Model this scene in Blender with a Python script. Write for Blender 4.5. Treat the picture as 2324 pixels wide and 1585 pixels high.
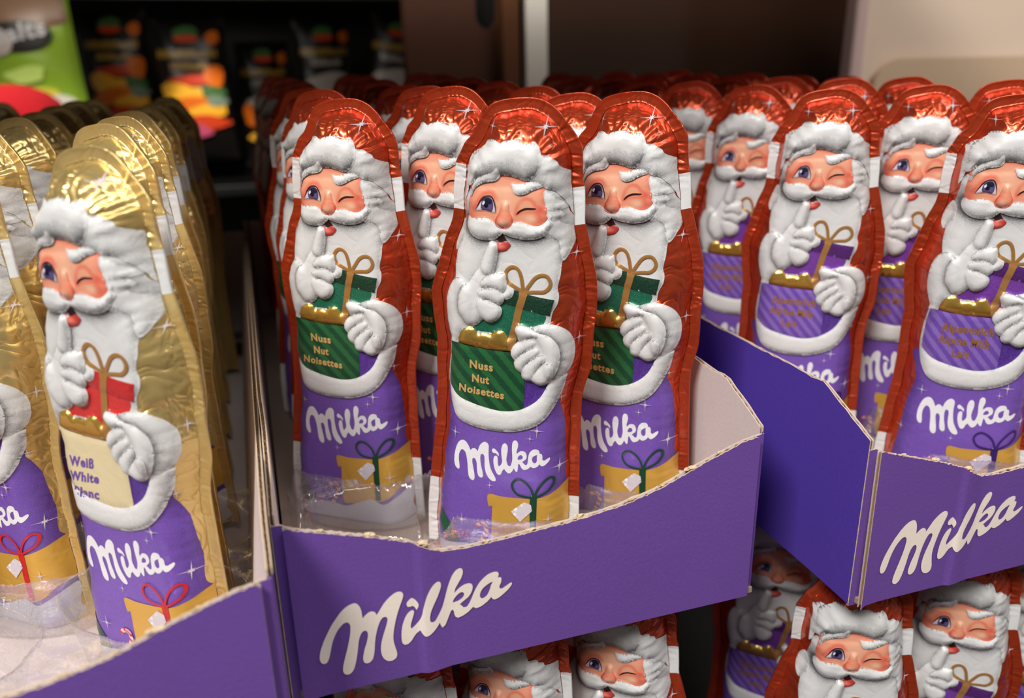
import bpy, bmesh, math, random
import numpy as np
from mathutils import Vector, Matrix
from mathutils.geometry import delaunay_2d_cdt
random.seed(7); rng = np.random.default_rng(7)
for o in list(bpy.data.objects): bpy.data.objects.remove(o, do_unlink=True)
scene = bpy.context.scene
COL = scene.collection

# ------------------------------------------------------------------ camera
YAW, PITCH, ROLL, FPX = math.radians(17.629), math.radians(19.241), math.radians(-1.1122), 1848.43
CAMPOS = Vector((0.00244, -0.19472, 0.16860))
fwd = Vector((math.sin(YAW)*math.cos(PITCH), math.cos(YAW)*math.cos(PITCH), -math.sin(PITCH)))
rt0 = Vector((math.cos(YAW), -math.sin(YAW), 0)); up0 = rt0.cross(fwd)
rt = rt0*math.cos(ROLL) + up0*math.sin(ROLL); up = -rt0*math.sin(ROLL) + up0*math.cos(ROLL)
cam_d = bpy.data.cameras.new('camera'); cam = bpy.data.objects.new('camera', cam_d); COL.objects.link(cam)
M = Matrix((rt, up, -fwd)).transposed().to_4x4(); M.translation = CAMPOS; cam.matrix_world = M
cam_d.sensor_width = 36; cam_d.lens = FPX*36/2324; cam_d.clip_start = 0.01; cam_d.clip_end = 50
cam_d.dof.use_dof = True; cam_d.dof.focus_distance = 0.262; cam_d.dof.aperture_fstop = 8.6
scene.camera = cam

# ------------------------------------------------------------------ world, lamps, exposure
scene.view_settings.view_transform = 'Standard'; scene.view_settings.look = 'None'
scene.view_settings.gamma = 1; scene.view_settings.use_curve_mapping = False
scene.view_settings.exposure = 0.0
W = bpy.data.worlds.new('world'); scene.world = W; W.use_nodes = True
W.node_tree.nodes['Background'].inputs[0].default_value = (1.0, .93, .86, 1)
W.node_tree.nodes['Background'].inputs[1].default_value = 0.09
def area(name, loc, target, sx, sy, power, col):
    d = bpy.data.lights.new(name, 'AREA'); d.shape = 'RECTANGLE'; d.size = sx; d.size_y = sy; d.energy = power; d.color = col
    o = bpy.data.objects.new(name, d); COL.objects.link(o); o.location = loc
    o.rotation_euler = (Vector(target)-Vector(loc)).to_track_quat('-Z', 'Y').to_euler()
    return o
area('aisle_lamp', (-0.80, -0.75, 1.35), (0.1, 0.03, 0.08), 0.55, 0.3, 31, (1, .965, .92))
area('aisle_lamp', (0.25, -0.95, 1.35), (0.1, 0.03, 0.08), 1.2, 0.3, 11.5, (1, .965, .92))
area('aisle_lamp', (1.15, -0.15, 1.30), (0.55, 0.35, 0.15), 0.8, 0.3, 11, (1, .95, .88))
area('bag_fill_light', (-0.10, 0.86, 0.285), (-0.10, 1.15, 0.10), 0.30, 0.03, 0.16, (1, .93, .82))  # unseen fill added to light the bags on the rear shelf
area('bag_fill_light', (-0.30, 0.80, 0.295), (-0.26, 1.05, 0.15), 0.12, 0.03, 0.30, (1, .93, .82))  # second unseen fill, added for the lime bag
sp_d = bpy.data.lights.new('bag_fill_spot', 'SPOT'); sp_d.energy = 5.5; sp_d.spot_size = math.radians(24); sp_d.spot_blend = .6; sp_d.shadow_soft_size = .01; sp_d.color = (1, .93, .82)  # added spot that brightens the orange bag, no fixture there
sp_o = bpy.data.objects.new('bag_fill_spot', sp_d); COL.objects.link(sp_o); sp_o.location = (-0.02, 0.84, 0.285)
sp_o.rotation_euler = (Vector((-0.035, 1.15, 0.10))-Vector((-0.02, 0.84, 0.285))).to_track_quat('-Z', 'Y').to_euler()
# ------------------------------------------------------------------ materials
def lin(c):
    return tuple(((x/255)/12.92 if x/255 <= .04045 else ((x/255+.055)/1.055)**2.4) for x in c)
class NT:
    def __init__(s, name):
        s.m = bpy.data.materials.new(name); s.m.use_nodes = True; s.t = s.m.node_tree
        s.b = s.t.nodes['Principled BSDF']; s.o = s.t.nodes['Material Output']
    def n(s, typ, **k):
        x = s.t.nodes.new(typ)
        for a, v in k.items():
            if a in x.inputs: x.inputs[a].default_value = v
            else: setattr(x, a, v)
        return x
    def l(s, a, b): s.t.links.new(a, b)
    def set(s, **k):
        for a, v in k.items():
            a = a.replace('_', ' ')
            s.b.inputs[a].default_value = (*v, 1) if isinstance(v, tuple) and len(v) == 3 else v
        return s
    def coord(s, which='Object'):
        return s.n('ShaderNodeTexCoord').outputs[which]
    def noise(s, vec, scale, detail=2, rough=.5, dist=0):
        x = s.n('ShaderNodeTexNoise'); x.inputs['Scale'].default_value = scale; x.inputs['Detail'].default_value = detail
        x.inputs['Roughness'].default_value = rough; x.inputs['Distortion'].default_value = dist; s.l(vec, x.inputs['Vector']); return x.outputs['Fac']
    def math(s, op, a, b=None, clamp=False):
        x = s.n('ShaderNodeMath'); x.operation = op; x.use_clamp = clamp
        for i, v in enumerate((a, b)):
            if v is None: continue
            if hasattr(v, 'links'): s.l(v, x.inputs[i])
            else: x.inputs[i].default_value = v
        return x.outputs[0]
    def mix(s, f, a, b, blend='MIX'):
        x = s.n('ShaderNodeMix'); x.data_type = 'RGBA'; x.blend_type = blend
        for sock, v in ((x.inputs['Factor'], f), (x.inputs['A'], a), (x.inputs['B'], b)):
            if hasattr(v, 'links'): s.l(v, sock)
            else: sock.default_value = v if not isinstance(v, tuple) or len(v) == 4 else (*v, 1)
        return x.outputs['Result']
    def bump(s, h, strength, dist):
        x = s.n('ShaderNodeBump'); x.inputs['Strength'].default_value = strength; x.inputs['Distance'].default_value = dist
        s.l(h, x.inputs['Height']); s.l(x.outputs[0], s.b.inputs['Normal']); return x
    def attr(s, name):
        x = s.n('ShaderNodeAttribute'); x.attribute_name = name; return x

def wrinkle(t, co, k=1.0):
    # fine foil crumple: ridged noise at two sizes
    a = t.noise(co, 115, 2, .45, .9); r1 = t.math('ABSOLUTE', t.math('SUBTRACT', a, .5))
    b = t.noise(co, 620, 2, .5, .6)
    return t.math('ADD', t.math('MULTIPLY', t.math('POWER', r1, .7), 1.7*k), t.math('MULTIPLY', b, .10*k))

def ink(name, rough=.42, metal=0.0, stripes=None, speck=0.0, coat=.25):
    """printed foil: colour from the mesh's ink attribute, grey printed stipple from its shade attribute"""
    t = NT(name); co = t.coord()
    col = t.attr('ink').outputs['Color']; sh = t.attr('shade').outputs['Fac']
    if stripes:
        w = t.n('ShaderNodeSeparateXYZ'); t.l(co, w.inputs[0])
        ph = t.math('ADD', t.math('MULTIPLY', w.outputs[0], stripes[0]), t.math('MULTIPLY', w.outputs[2], stripes[1]))
        wob = t.math('MULTIPLY', t.noise(co, 700, 2), 1.2)
        sn = t.math('SINE', t.math('ADD', ph, wob))
        f = t.math('MULTIPLY', t.math('ADD', t.math('MULTIPLY', sn, 1.6), .5, True), stripes[2])
        f = t.math('MULTIPLY', f, t.math('ADD', t.noise(co, 2600, 1), .45))
        col = t.mix(f, col, stripes[3])
    n = t.noise(co, 5200, 1, .5)
    st = t.math('MULTIPLY', t.math('SUBTRACT', t.math('ADD', t.math('MULTIPLY', sh, .60), .22), n), 3.4)
    st = t.math('ADD', t.math('MULTIPLY', t.math('MULTIPLY', t.math('ADD', st, .5, True), t.math('POWER', sh, .5)), .72), t.math('MULTIPLY', sh, .42), True)
    dark = t.mix(1.0, col, lin((92, 94, 98)), 'MULTIPLY')
    c = t.mix(st, col, dark)
    if speck:
        s2 = t.math('MULTIPLY', t.math('SUBTRACT', t.noise(co, 6500, 1), .54), 5, True)
        c = t.mix(t.math('MULTIPLY', s2, speck), c, t.mix(.5, c, (1, 1, 1)))
    t.l(c, t.b.inputs['Base Color'])
    t.set(Roughness=rough, Metallic=metal); t.b.inputs['Coat Weight'].default_value = coat; t.b.inputs['Coat Roughness'].default_value = .18
    t.bump(wrinkle(t, co, .8), .30, .0006)
    return t.m

def foil(name, c1, c2, rough=.30, metal=.72, amt=.55):
    t = NT(name); co = t.coord()
    t.l(t.mix(t.noise(co, 90, 2), lin(c1), lin(c2)), t.b.inputs['Base Color'])
    t.set(Metallic=metal, Roughness=rough); t.b.inputs['Coat Weight'].default_value = .35; t.b.inputs['Coat Roughness'].default_value = .12
    t.bump(wrinkle(t, co, 1.0), amt, .0010)
    return t.m
M_RED = foil('red_foil', (224, 92, 56), (200, 68, 36))
M_REDRIM = foil('red_rim_foil', (200, 76, 40), (180, 60, 28), .34, .6, .3)
M_GOLD = foil('gold_foil', (244, 216, 146), (232, 198, 122), .27)
M_GOLDRIM = foil('gold_rim_foil', (236, 208, 142), (222, 190, 120), .32, .6, .3)
M_WHITE = ink('printed_white')
M_INK = ink('printed_ink', .38)
M_SPECK = ink('printed_glitter_ink', .34, .2, speck=.28)
M_GREENBAG = ink('striped_green_ink', .4, .15, stripes=(1150, 1050, .55, lin((44, 124, 62))), speck=.12)
M_LILACBAG = ink('striped_lilac_ink', .4, .15, stripes=(1500, 1250, .45, lin((168, 140, 214))), speck=.12)
M_METALINK = ink('metallic_ink', .32, .4)
M_NUGGET = ink('gold_ink', .25, .8)
def simple(name, c, rough=.5, metal=0, bump=None, **k):
    t = NT(name); t.set(Base_Color=lin(c), Roughness=rough, Metallic=metal)
    co = t.coord()
    nz = t.noise(co, k.get('ns', 400), 3)
    t.l(t.mix(t.math('MULTIPLY', nz, k.get('var', .12)), lin(c), tuple(x*.55 for x in lin(c))), t.b.inputs['Base Color'])
    if bump: t.bump(nz, bump[0], bump[1])
    return t.m

# ------------------------------------------------------------------ helpers
def obj(name, me, parent=None, mats=None):
    o = bpy.data.objects.new(name, me); COL.objects.link(o)
    if parent: o.parent = parent
    if mats:
        for m in (mats if isinstance(mats, (list, tuple)) else [mats]): me.materials.append(m)
    return o
def mesh(verts, faces, smooth=True, mi=None):
    me = bpy.data.meshes.new('m'); me.from_pydata([tuple(v) for v in verts], [], [tuple(f) for f in faces])
    if smooth: me.polygons.foreach_set('use_smooth', [True]*len(me.polygons))
    if mi is not None: me.polygons.foreach_set('material_index', mi)
    me.update(); return me
def empty(name, loc, rz=0, label=None, cat=None, group=None):
    o = bpy.data.objects.new(name, None); COL.objects.link(o); o.location = loc; o.rotation_euler = (0, 0, rz)
    o.empty_display_size = .02
    if label: o['label'] = label
    if cat: o['category'] = cat
    if group: o['group'] = group
    return o
def tag(o, label=None, cat=None, group=None, kind=None):
    for k, v in (('label', label), ('category', cat), ('group', group), ('kind', kind)):
        if v: o[k] = v
    return o
def box_mesh(x0, x1, y0, y1, z0, z1, bev=0.0):
    bm = bmesh.new(); bmesh.ops.create_cube(bm, size=1)
    for v in bm.verts: v.co = Vector((x0+(v.co.x+.5)*(x1-x0), y0+(v.co.y+.5)*(y1-y0), z0+(v.co.z+.5)*(z1-z0)))
    if bev: bmesh.ops.bevel(bm, geom=bm.edges[:], offset=bev, segments=2, profile=.5, affect='EDGES')
    me = bpy.data.meshes.new('m'); bm.to_mesh(me); bm.free(); return me

def cr(P, closed, step):
    """Catmull-Rom through P, resampled at about step"""
    P = [np.array(p, float) for p in P]; n = len(P)
    if n == 2: segs = [(P[0], P[0], P[1], P[1])]
    elif closed: segs = [(P[(i-1) % n], P[i], P[(i+1) % n], P[(i+2) % n]) for i in range(n)]
    else: segs = [(P[max(i-1, 0)], P[i], P[i+1], P[min(i+2, n-1)]) for i in range(n-1)]
    out = []
    for a, b, c, d in segs:
        m = max(1, int(round(np.linalg.norm(c-b)/step)))
        for k in range(m):
            t = k/m
            out.append(.5*((2*b)+(c-a)*t+(2*a-5*b+4*c-d)*t*t+(3*b-a-3*c+d)*t**3))
    if not closed: out.append(P[-1])
    return np.array(out)
def contour(flat, step=.35, straight=False, closed=True):
    P = [tuple(flat[i:i+2]) for i in range(0, len(flat), 2)]
    if straight:
        out = []
        for i in range(len(P) if closed else len(P)-1):
            a, b = np.array(P[i]), np.array(P[(i+1) % len(P)]); m = max(1, int(np.linalg.norm(b-a)/step))
            out += [a+(b-a)*k/m for k in range(m)]
        if not closed: out.append(np.array(P[-1]))
        return np.array(out)
    cs = [i for i in range(len(P)) if P[i] == P[(i+1) % len(P)]]
    if not closed: return cr(P, False, step)
    if not cs: return cr(P, True, step)
    out = []
    for a, b in zip(cs, cs[1:]+[cs[0]+len(P)]):
        seg = [P[i % len(P)] for i in range(a+1, b+1)]
        out.append(cr(seg, False, step)[:-1])
    return np.concatenate(out)
def dist_to(pts, C, closed=True):
    """distance from pts to polyline C, plus the nearest point"""
    A = C; B = np.roll(C, -1, 0)
    if not closed: A, B = C[:-1], C[1:]
    best = np.full(len(pts), 1e9); near = np.zeros((len(pts), 2)); arc = np.zeros(len(pts)); s = 0
    for a, b in zip(A, B):
        d = b-a; L2 = d@d+1e-12
        t = np.clip(((pts-a)@d)/L2, 0, 1); q = a+t[:, None]*d; dd = ((pts-q)**2).sum(1)
        m = dd < best; best[m] = dd[m]; near[m] = q[m]; arc[m] = s+t[m]*math.sqrt(L2); s += math.sqrt(L2)
    return np.sqrt(best), near, arc
def inside(pts, C):
    x, y = pts[:, 0], pts[:, 1]; r = np.zeros(len(pts), bool)
    for (x1, y1), (x2, y2) in zip(C, np.roll(C, -1, 0)):
        if y1 == y2: continue
        c = ((y1 > y) != (y2 > y)) & (x < (x2-x1)*(y-y1)/(y2-y1)+x1); r ^= c
    return r
def tri(loops, spacing):
    """triangulate a region (even-odd loops) with interior points; returns points, triangles"""
    allp = np.concatenate(loops); lo, hi = allp.min(0), allp.max(0)
    gx, gy = np.meshgrid(np.arange(lo[0]+spacing/2, hi[0], spacing), np.arange(lo[1]+spacing/2, hi[1], spacing))
    gx = gx + (np.arange(gx.shape[0]) % 2)[:, None]*spacing/2
    G = np.stack([gx.ravel(), gy.ravel()], 1)
    if len(G):
        ins = np.zeros(len(G), bool)
        for L in loops: ins ^= inside(G, L)
        G = G[ins]
    if len(G):
        dm = np.full(len(G), 1e9)
        for L in loops: dm = np.minimum(dm, dist_to(G, L)[0])
        G = G[dm > spacing*.4]
    V = [Vector((float(a), float(b))) for a, b in allp]+[Vector((float(a), float(b))) for a, b in G]
    E = []; k = 0
    for L in loops:
        n = len(L); E += [(k+i, k+(i+1) % n) for i in range(n)]; k += n
    vo, _, fo, _, _, _ = delaunay_2d_cdt(V, E, [], 0, 1e-5)
    vo = np.array([(v.x, v.y) for v in vo]); fo = np.array([f for f in fo if len(f) == 3])
    cen = vo[fo].mean(1); ins = np.zeros(len(fo), bool)
    for L in loops: ins ^= inside(cen, L)
    fo = fo[ins]
    # wind the triangles so that they face -Y once laid as (u, -w, v)
    a, b, c = vo[fo[:, 0]], vo[fo[:, 1]], vo[fo[:, 2]]
    cr_ = (b[:, 0]-a[:, 0])*(c[:, 1]-a[:, 1])-(b[:, 1]-a[:, 1])*(c[:, 0]-a[:, 0])
    fo[cr_ < 0] = fo[cr_ < 0][:, ::-1]
    used = np.unique(fo); mp = -np.ones(len(vo), int); mp[used] = np.arange(len(used))
    return vo[used], mp[fo]

# ------------------------------------------------------------------ structure around the display
def struct(name, me, mat): o = obj(name, me, None, mat); o['kind'] = 'structure'; return o
M_FLOOR = simple('dark_floor', (38, 30, 26), .5)
M_DARK = simple('black_shelf_metal', (10, 10, 11), .45)
M_BROWN = simple('brown_wood', (74, 40, 22), .45, ns=60, var=.5)
struct('floor', box_mesh(-2.5, 3.0, -2.0, 2.5, -0.62, -0.60), M_FLOOR)
struct('wall_back', box_mesh(-2.5, 3.0, 1.62, 1.66, -0.6, 2.2), M_DARK)
# outlines in millimetres: (across, up) on the figure, or along the box front
TR = {
'outline':[1.03,157.52,4.81,157.57,7.43,157.06,10.3,155.76,12.74,153.77,14.97,151.2,17.74,147.74,19.54,144.9,20.09,142.66,20.38,138.55,20.7,134.64,21.37,132.11,21.8,126.48,22.04,121.61,22.69,119.58,23.94,115.05,25.42,109.25,26.64,104.61,27.14,99.85,27.34,95.16,27.12,90.06,26.89,84.14,26.85,78.26,26.55,73.35,24.65,65.4,24.45,58.06,24.76,45.42,25.16,33.6,25.47,26.35,25.79,19.6,26.21,10.35,26.78,0.14,-29.56,-0.81,-29.17,11.18,-28.88,18.88,-28.36,26.28,-27.86,31.69,-27.25,37.96,-26.65,44.14,-26.06,49.03,-25.63,57.37,-25.56,64.35,-25.7,72.32,-25.52,78.5,-26.05,82.87,-27.01,89.33,-27.42,95.21,-27.08,97.74,-26.15,101.26,-24.8,106.07,-23.48,110.82,-22.43,114.46,-20.61,119.13,-19.96,123.25,-19.93,129.53,-19.6,134.38,-19.26,137.74,-18.42,139.68,-17.67,141.14,-16.2,144.03,-13.99,146.46,-11.83,150.69,-10.41,153.03,-8.5,155.14,-5.64,156.46,-2.3,157.12],
'skirt':[-19.15,64.92,-19.14,58.21,-18.6,54.31,-19.03,50.24,-20.23,44.27,-20.9,38.27,-21.47,32.21,-22.05,26.04,-22.63,21.64,-22.88,14.73,-22.93,1.95,-10.49,3.57,6.32,6.65,20.43,9.85,22.78,11.52,22.29,21.22,21.99,27.17,21.43,33,20.66,35.8,20.48,41.57,20.22,48.94,19.87,53.94,19.12,58.82,17.95,64.14,17.09,69.43,-0.64,63.94],
'gift_print':[-4.26,28.24,0.48,28.1,5.88,28.32,10.16,28.72,13.33,29.42,18.02,31.24,22.35,33.7,22.93,28.5,23.21,23.18,23.67,18.44,19.26,15.83,15.11,12.01,6.47,9.21,0.96,8.53,-2.39,8.87,-2.88,16.27,-2.86,23.63,-4.01,23.56],
'gift_tag':[3.88,22.93,8.34,27.29,10.77,26.61,11.23,24.35,7.24,19.43],
'gift_band':[10.22,29.98,12.66,30.37,12.72,23.21,12.96,11.63,10.9,11.26,10.37,22.81],
'gbowl':[11.47,29.59,10.56,32.4,8.89,34.49,6.72,35.62,5.03,35.18,4.01,33.61,4.28,31.7,5.83,29.98,8.53,29.41,11.48,29.29],
'gbowr':[11.62,29.61,12.92,33.07,14.91,36.03,16.59,37.22,17.77,36.59,17.76,34.72,16.38,32.45,14.07,30.9,11.64,29.32],
'trim':[-17.85,82.6,-18.47,78.27,-18.99,72.82,-19.1,67.89,-18.45,62.99,-17.37,59.21,-15.47,56.08,-12.51,54.21,-8.21,52.98,-2.88,52.53,2.39,52.75,6.03,53.64,10.13,55.33,13.63,58.03,16.04,61.37,17.65,64.85,19,68.26,19.81,72.09,20.05,74.13,18.49,73.52,17.01,73.24,15.28,72.61,14.15,69.8,12.75,66.93,10.81,64.51,7.82,62.21,4.76,60.88,1.67,60.14,-1.99,60.1,-6.74,60.87,-10.98,61.99,-14.71,63.46,-17.12,65.38,-18.24,66.89,-18.46,69.61,-18.1,77.24,-17.64,82.09],
'bag':[-17.85,81.96,-11.19,81.32,-5.01,80.84,1.63,80.53,3.15,80.43,4.82,75.61,6.46,72.07,7.1,71.08,7.1,65.13,6.82,61.37,4.77,60.66,1.67,60.03,-1.99,59.99,-6.73,60.71,-10.98,61.83,-14.71,63.3,-17.28,65.19,-18.46,66.87,-18.62,70.69,-18.26,77.23],
'bag_side':[6.87,72.12,10.26,72.26,14.53,72.51,14.63,70.29,13,66.96,10.92,64.42,9.33,63.12,6.91,61.6,7.17,66.23],
'beard':[-14.17,124.73,-14.64,121.37,-15.41,118.91,-16.75,116.87,-17.39,114.39,-17.38,112.18,-16.62,111.51,-16.96,107.52,-16.58,102.54,-15.36,94,-10.13,86.21,1.61,86.41,11.62,86.95,14.29,88.26,14.63,91.87,15.12,94.95,16.45,97.84,16.7,100.59,16.21,102.77,16.82,106.99,16.94,110.39,17.56,111.3,19.29,114.65,19.72,117.99,19.44,121.49,18.83,123.3,17.29,125.97,16.41,129.58,11.62,132.47,-0.15,132.18,-12.17,130.97],
'ear_curl':[-15.92,120.13,-17.06,117.14,-17.8,114.64,-17.9,112.67,-17.29,111.33,-16.03,112.32,-14.79,114.87,-13.91,117.38,-14.23,119.77,-14.93,121.16],
'side_curl':[10.9,131.52,12.82,130.49,15.26,128.58,17.14,126.54,15.38,126.14,16.53,124.73,15.28,123.24,16.53,121.93,19.35,120.26,19.57,117.91,18.86,113.57,17.32,110.94,16.24,113.36,15.86,116.2,14.35,117.99,11.95,118.28,10.48,119.12,11.82,121.11,12.78,123.06,11.64,125.32,11.28,128.09],
'side_lock':[10.74,132.04,12.89,131.03,15.33,128.9,17.22,126.72,15,126.2,12.63,126.4,11.38,128.17],
'cuff_raised':[-16.69,102.94,-14.91,103.45,-12.61,102.14,-10.81,99.53,-10.23,93.47,-11.69,87.09,-14.26,85.25,-15.38,81.42,-16.59,80.76,-18.16,81.39,-17.91,83.28,-18.7,85.84,-19.59,89.42,-19.9,93.55,-19.49,97.71,-18.37,100.77],
'face':[-12.48,123.48,-12.68,125.82,-12.36,128.51,-11.94,130.19,-12.05,132.65,-10.7,134.21,-8.32,135.49,-4.93,136.02,-2.56,135.83,0.13,135.67,3.49,135.39,6.84,134.79,10.21,133.55,11.27,131.84,11.43,130.07,11.68,128.13,11.99,126.84,11.98,125.2,12.2,123.9,11.5,122.69,10.36,121.77,9.03,121.34,6.48,121.49,2.24,121.18,-2.9,120.8,-8.11,121.6,-11.59,121.85],
'mouth':[-1.45,118.51,-0.66,117.72,0.24,116.43,1.31,115.4,0.46,114.74,-1.62,114.57,-3.2,115.13,-4.09,116.01,-2.72,116.97],
'lip':[-3.92,116.11,-2.69,115.86,-1.47,115.78,-0.1,116.4,1.4,115.36,0.91,114.26,-0.19,113.31,-1.58,112.94,-2.8,113.01,-3.35,114.09],
'must_l':[-12.57,123.05,-11.08,122.48,-8.82,122.81,-6.74,123.01,-4.83,122.51,-3.61,121.76,-2.55,120.82,-1.16,120,-1.21,118.64,-2.31,117.54,-3.67,116.5,-5.58,116.18,-7.67,116.19,-9.78,116.71,-11.55,117.78,-12.8,119.39,-13.16,121.23],
'must_r':[-1.16,120,0.53,121.05,1.53,121.96,3.06,122.37,5.27,122.4,7.15,121.87,8.85,121.53,10.36,121.86,11.66,122.78,12.29,123.74,12.9,125.02,13.57,124.98,13.3,123.64,13.85,122.53,13.08,120.98,12.15,119.24,10.51,118.1,8.33,117.43,5.79,117.15,3.38,117.39,1.31,117.74,-0.08,118.22,-1.12,118.65],
'nose':[-1.03,127.92,-1.65,125.58,-2.46,124.04,-3.03,122.83,-3.01,121.67,-2.22,120.81,-1.01,120.48,0.35,120.66,1.43,121.41,1.91,122.52,1.79,123.68,1.25,124.79,0.71,126.07,0.32,128.02],
'eye':[-9.75,125.06,-9.04,126.4,-8.2,127.95,-7.02,129.19,-5.83,129.56,-4.8,129.25,-4.09,128.06,-3.62,126.27,-3.54,124.86,-4.71,125.11,-5.75,125.46,-7.3,125.52,-8.51,125.23],
'iris':[-7.92,125.97,-7.85,127.48,-7.35,128.5,-6.34,129.15,-5.31,129.22,-4.53,128.53,-4.16,127.23,-4.21,125.89,-4.8,125.16,-5.75,125.37,-6.79,125.5,-7.56,125.5],
'pupil':[-7.07,127.03,-6.82,127.71,-6.23,128,-5.71,127.62,-5.61,126.88,-5.94,126.28,-6.54,126.2,-6.98,126.54],
'pupil_shade':[-6.83,128.21,-6.5,128.89,-5.48,129.21,-4.7,128.76,-4.51,127.87,-5.27,127.32,-6.13,127.43],
'glint':[-7.5,127.17,-7.34,127.84,-6.83,128.21,-6.65,127.81,-6.85,127.21,-7.15,126.86],
'lid_line':[-9.93,124.97,-9.05,126.56,-8.21,128.03,-7.11,129.26,-5.83,129.73,-4.71,129.42,-3.95,128.15,-3.51,126.44,-3.42,124.75],
'lid_low':[-9.89,125,-8.51,125.2,-7.3,125.47,-5.75,125.42,-4.71,125.08,-3.47,124.78],
'eye_fold':[-10.42,125.3,-9.4,127.04,-8.22,128.78,-7.21,130,-6.02,130.57,-4.65,130.33,-3.77,129.07],
'wink':[2.95,124.65,3.47,125.59,4.29,126.23,5.46,126.76,6.63,126.93,7.8,126.92,8.98,126.88,8.32,126.56,6.98,126.43,5.81,126.29,4.64,125.87,3.81,125.29],
'wink_fold':[2.65,124.54,2.86,126.05,3.48,127.74,4.54,128.96,5.7,129.45,7.04,129.29,7.91,128.61,8.62,127.59,10.15,126.88],
'wink_low':[3.16,124.58,4.16,125.15,5.5,125.49,7.18,125.61,8.85,125.97,10.5,126.41],
'nose_line':[-1.65,127.89,-1.83,126.23,-2.47,124.52,-3.18,123.14,-3.39,121.79,-2.82,120.82,-1.6,120.28,-0.06,120.36,1.12,121.03,1.73,122.16,1.59,123.48],
'brow_l':[-12.06,128.85,-11.7,130.68,-11.16,132.33,-10.24,133.81,-8.77,135.05,-6.55,135.89,-4.72,136.7,-3.73,137.64,-3.32,138.27,-2.67,137.09,-2.4,135.7,-2.93,134.78,-3.93,134.1,-5.77,133.73,-7.62,133.26,-9.29,132.26,-10.58,130.93,-11.5,128.89],
'brow_r':[1.06,133.77,2.16,133.44,3.99,133.63,5.64,134.14,7.3,134.43,8.95,134.42,9.97,133.76,10.33,133.14,8.7,132.47,7.06,131.8,5.92,131.08,4.1,130.48,2.75,130.72,1.88,131.47],
'fur_back':[-14.73,127.37,-14.52,131.14,-14.45,134.87,-13.99,138.58,-13.44,140.89,-7.81,143.44,6.24,145.4,7.91,144.25,8.91,142.31,11,142.11,13.38,140.55,14.86,138.62,17,137.18,18.02,135.44,18.53,132.76,18.89,127.76,19.14,123.14,18.11,124.93,17.41,126.73,15.52,129.83,13.56,131.76,11.42,132.54,9.5,133.56,1.88,135.83,-3.84,136.18,-8.63,135.21,-11.52,134.12,-12.96,132.17,-13.67,129.32],
'fur_curl':[-13.27,131.94,-13.22,136.06,-12.96,139.08,-12.51,140.51,-11.96,141.24,-10.13,142.73,-8.31,144.21,-8.13,144.91,-7.05,145.62,-5.77,145.86,-4.31,145.62,-3.2,145.02,-1.94,145.48,-0.33,146.02,1.47,146.22,3.09,146.07,4.56,145.21,5.76,144.08,6.54,144.97,6.94,146.1,7.95,145.38,8.7,144.4,9.3,142.89,9.72,141.37,9.79,139.65,9.32,137.9,8.3,136.27,6.89,135.22,5.47,134.52,2.89,135.24,-0.23,135.76,-3.72,135.55,-7.41,134.8,-10.38,133.56,-11.87,132.21],
'glove_a':[-6.26,113.25,-7.06,110.7,-8.27,107.46,-10.37,104.75,-11.41,102.74,-13.55,100.84,-14.51,98.59,-14.82,95.75,-14.58,92.93,-13.25,90.86,-11.71,88.81,-10.17,88.42,-8.44,89.15,-6.73,90.87,-5.42,90.23,-3.7,90.3,-2,91.35,-0.97,92.98,-0.84,94.72,-1.36,96.08,-0.33,97.36,-0.09,98.88,-0.5,99.91,0.3,101.68,0.57,103.4,0.21,105.05,-0.13,106.28,-1.92,106.29,-3.6,106.08,-3.22,107.9,-2.65,110.65,-2.4,113.56,-2.65,115.39,-3.39,116.04,-4.33,116.17,-5.26,115.59],
'fg_index':[-6.26,113.25,-7.06,110.7,-7.86,108.13,-6.98,106.1,-5.27,105.41,-3.6,106.19,-3.22,107.9,-2.65,110.65,-2.4,113.56,-2.65,115.39,-3.39,116.04,-4.33,116.17,-5.26,115.59],
'fg_1':[-6.19,105.14,-4.31,105.93,-2.21,106.39,-0.12,106.3,0.34,104.77,0.59,103.32,0.42,101.83,-0.38,100.27,-2.1,101.38,-4.22,101.72,-7.19,101.55,-7.65,103.21],
'fg_2':[-6.76,101.17,-4.22,101.57,-2.1,101.28,-0.6,100.25,-0.04,99.02,-0.21,97.51,-1.24,96.23,-2.85,97.04,-5,97.91,-7.14,98.14,-8.45,99.73],
'fg_3':[-7.99,97.84,-5.85,97.83,-3.71,97.18,-1.56,96.09,-0.72,94.88,-0.85,93.14,-1.88,91.51,-3.57,90.47,-5.29,90.4,-6.6,91.36,-7.93,93.74,-8.61,96.06],
'fg_thumb':[0.25,103.03,1.4,103.34,2.47,102.39,2.89,100.94,2.56,99.42,1.53,98.47,-0.05,98.1,-0.62,99.65,0.08,101.32],
'gift_body':[-4.36,97.27,3.59,95.87,8.51,94.63,12.96,93.88,12.35,90.89,10.84,88.98,5.6,86.23,3.53,83.78,0.25,84.54,-4.14,86.3,-9.85,86.82,-10.09,89.02,-6.44,92.7],
'gift_lid':[2.05,101.66,4.6,100.83,7.04,100.25,10.52,99.68,15.49,99.13,14.31,93.89,10.3,94.52,6.05,95.29,3.49,95.9,-0.58,96.69,-1.09,99.87],
'ribbon':[4.8,101.41,7.12,100.99,6.68,98.6,5.75,95.08,5.2,92.43,4.85,89.99,3.83,88.57,3.94,84.83,2.96,81.6,1.89,81.03,1.35,85.21,2.21,88.84,2.87,92.19,3.6,96.16,4.36,98.81],
'bowl':[5.64,101.49,5.36,103.57,4.87,105.84,4.19,107.46,3.01,108.44,1.56,108.32,0.33,107.12,0.06,105.42,0.74,103.79,2.35,102.67,4.06,101.76,5.65,101.06],
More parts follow.
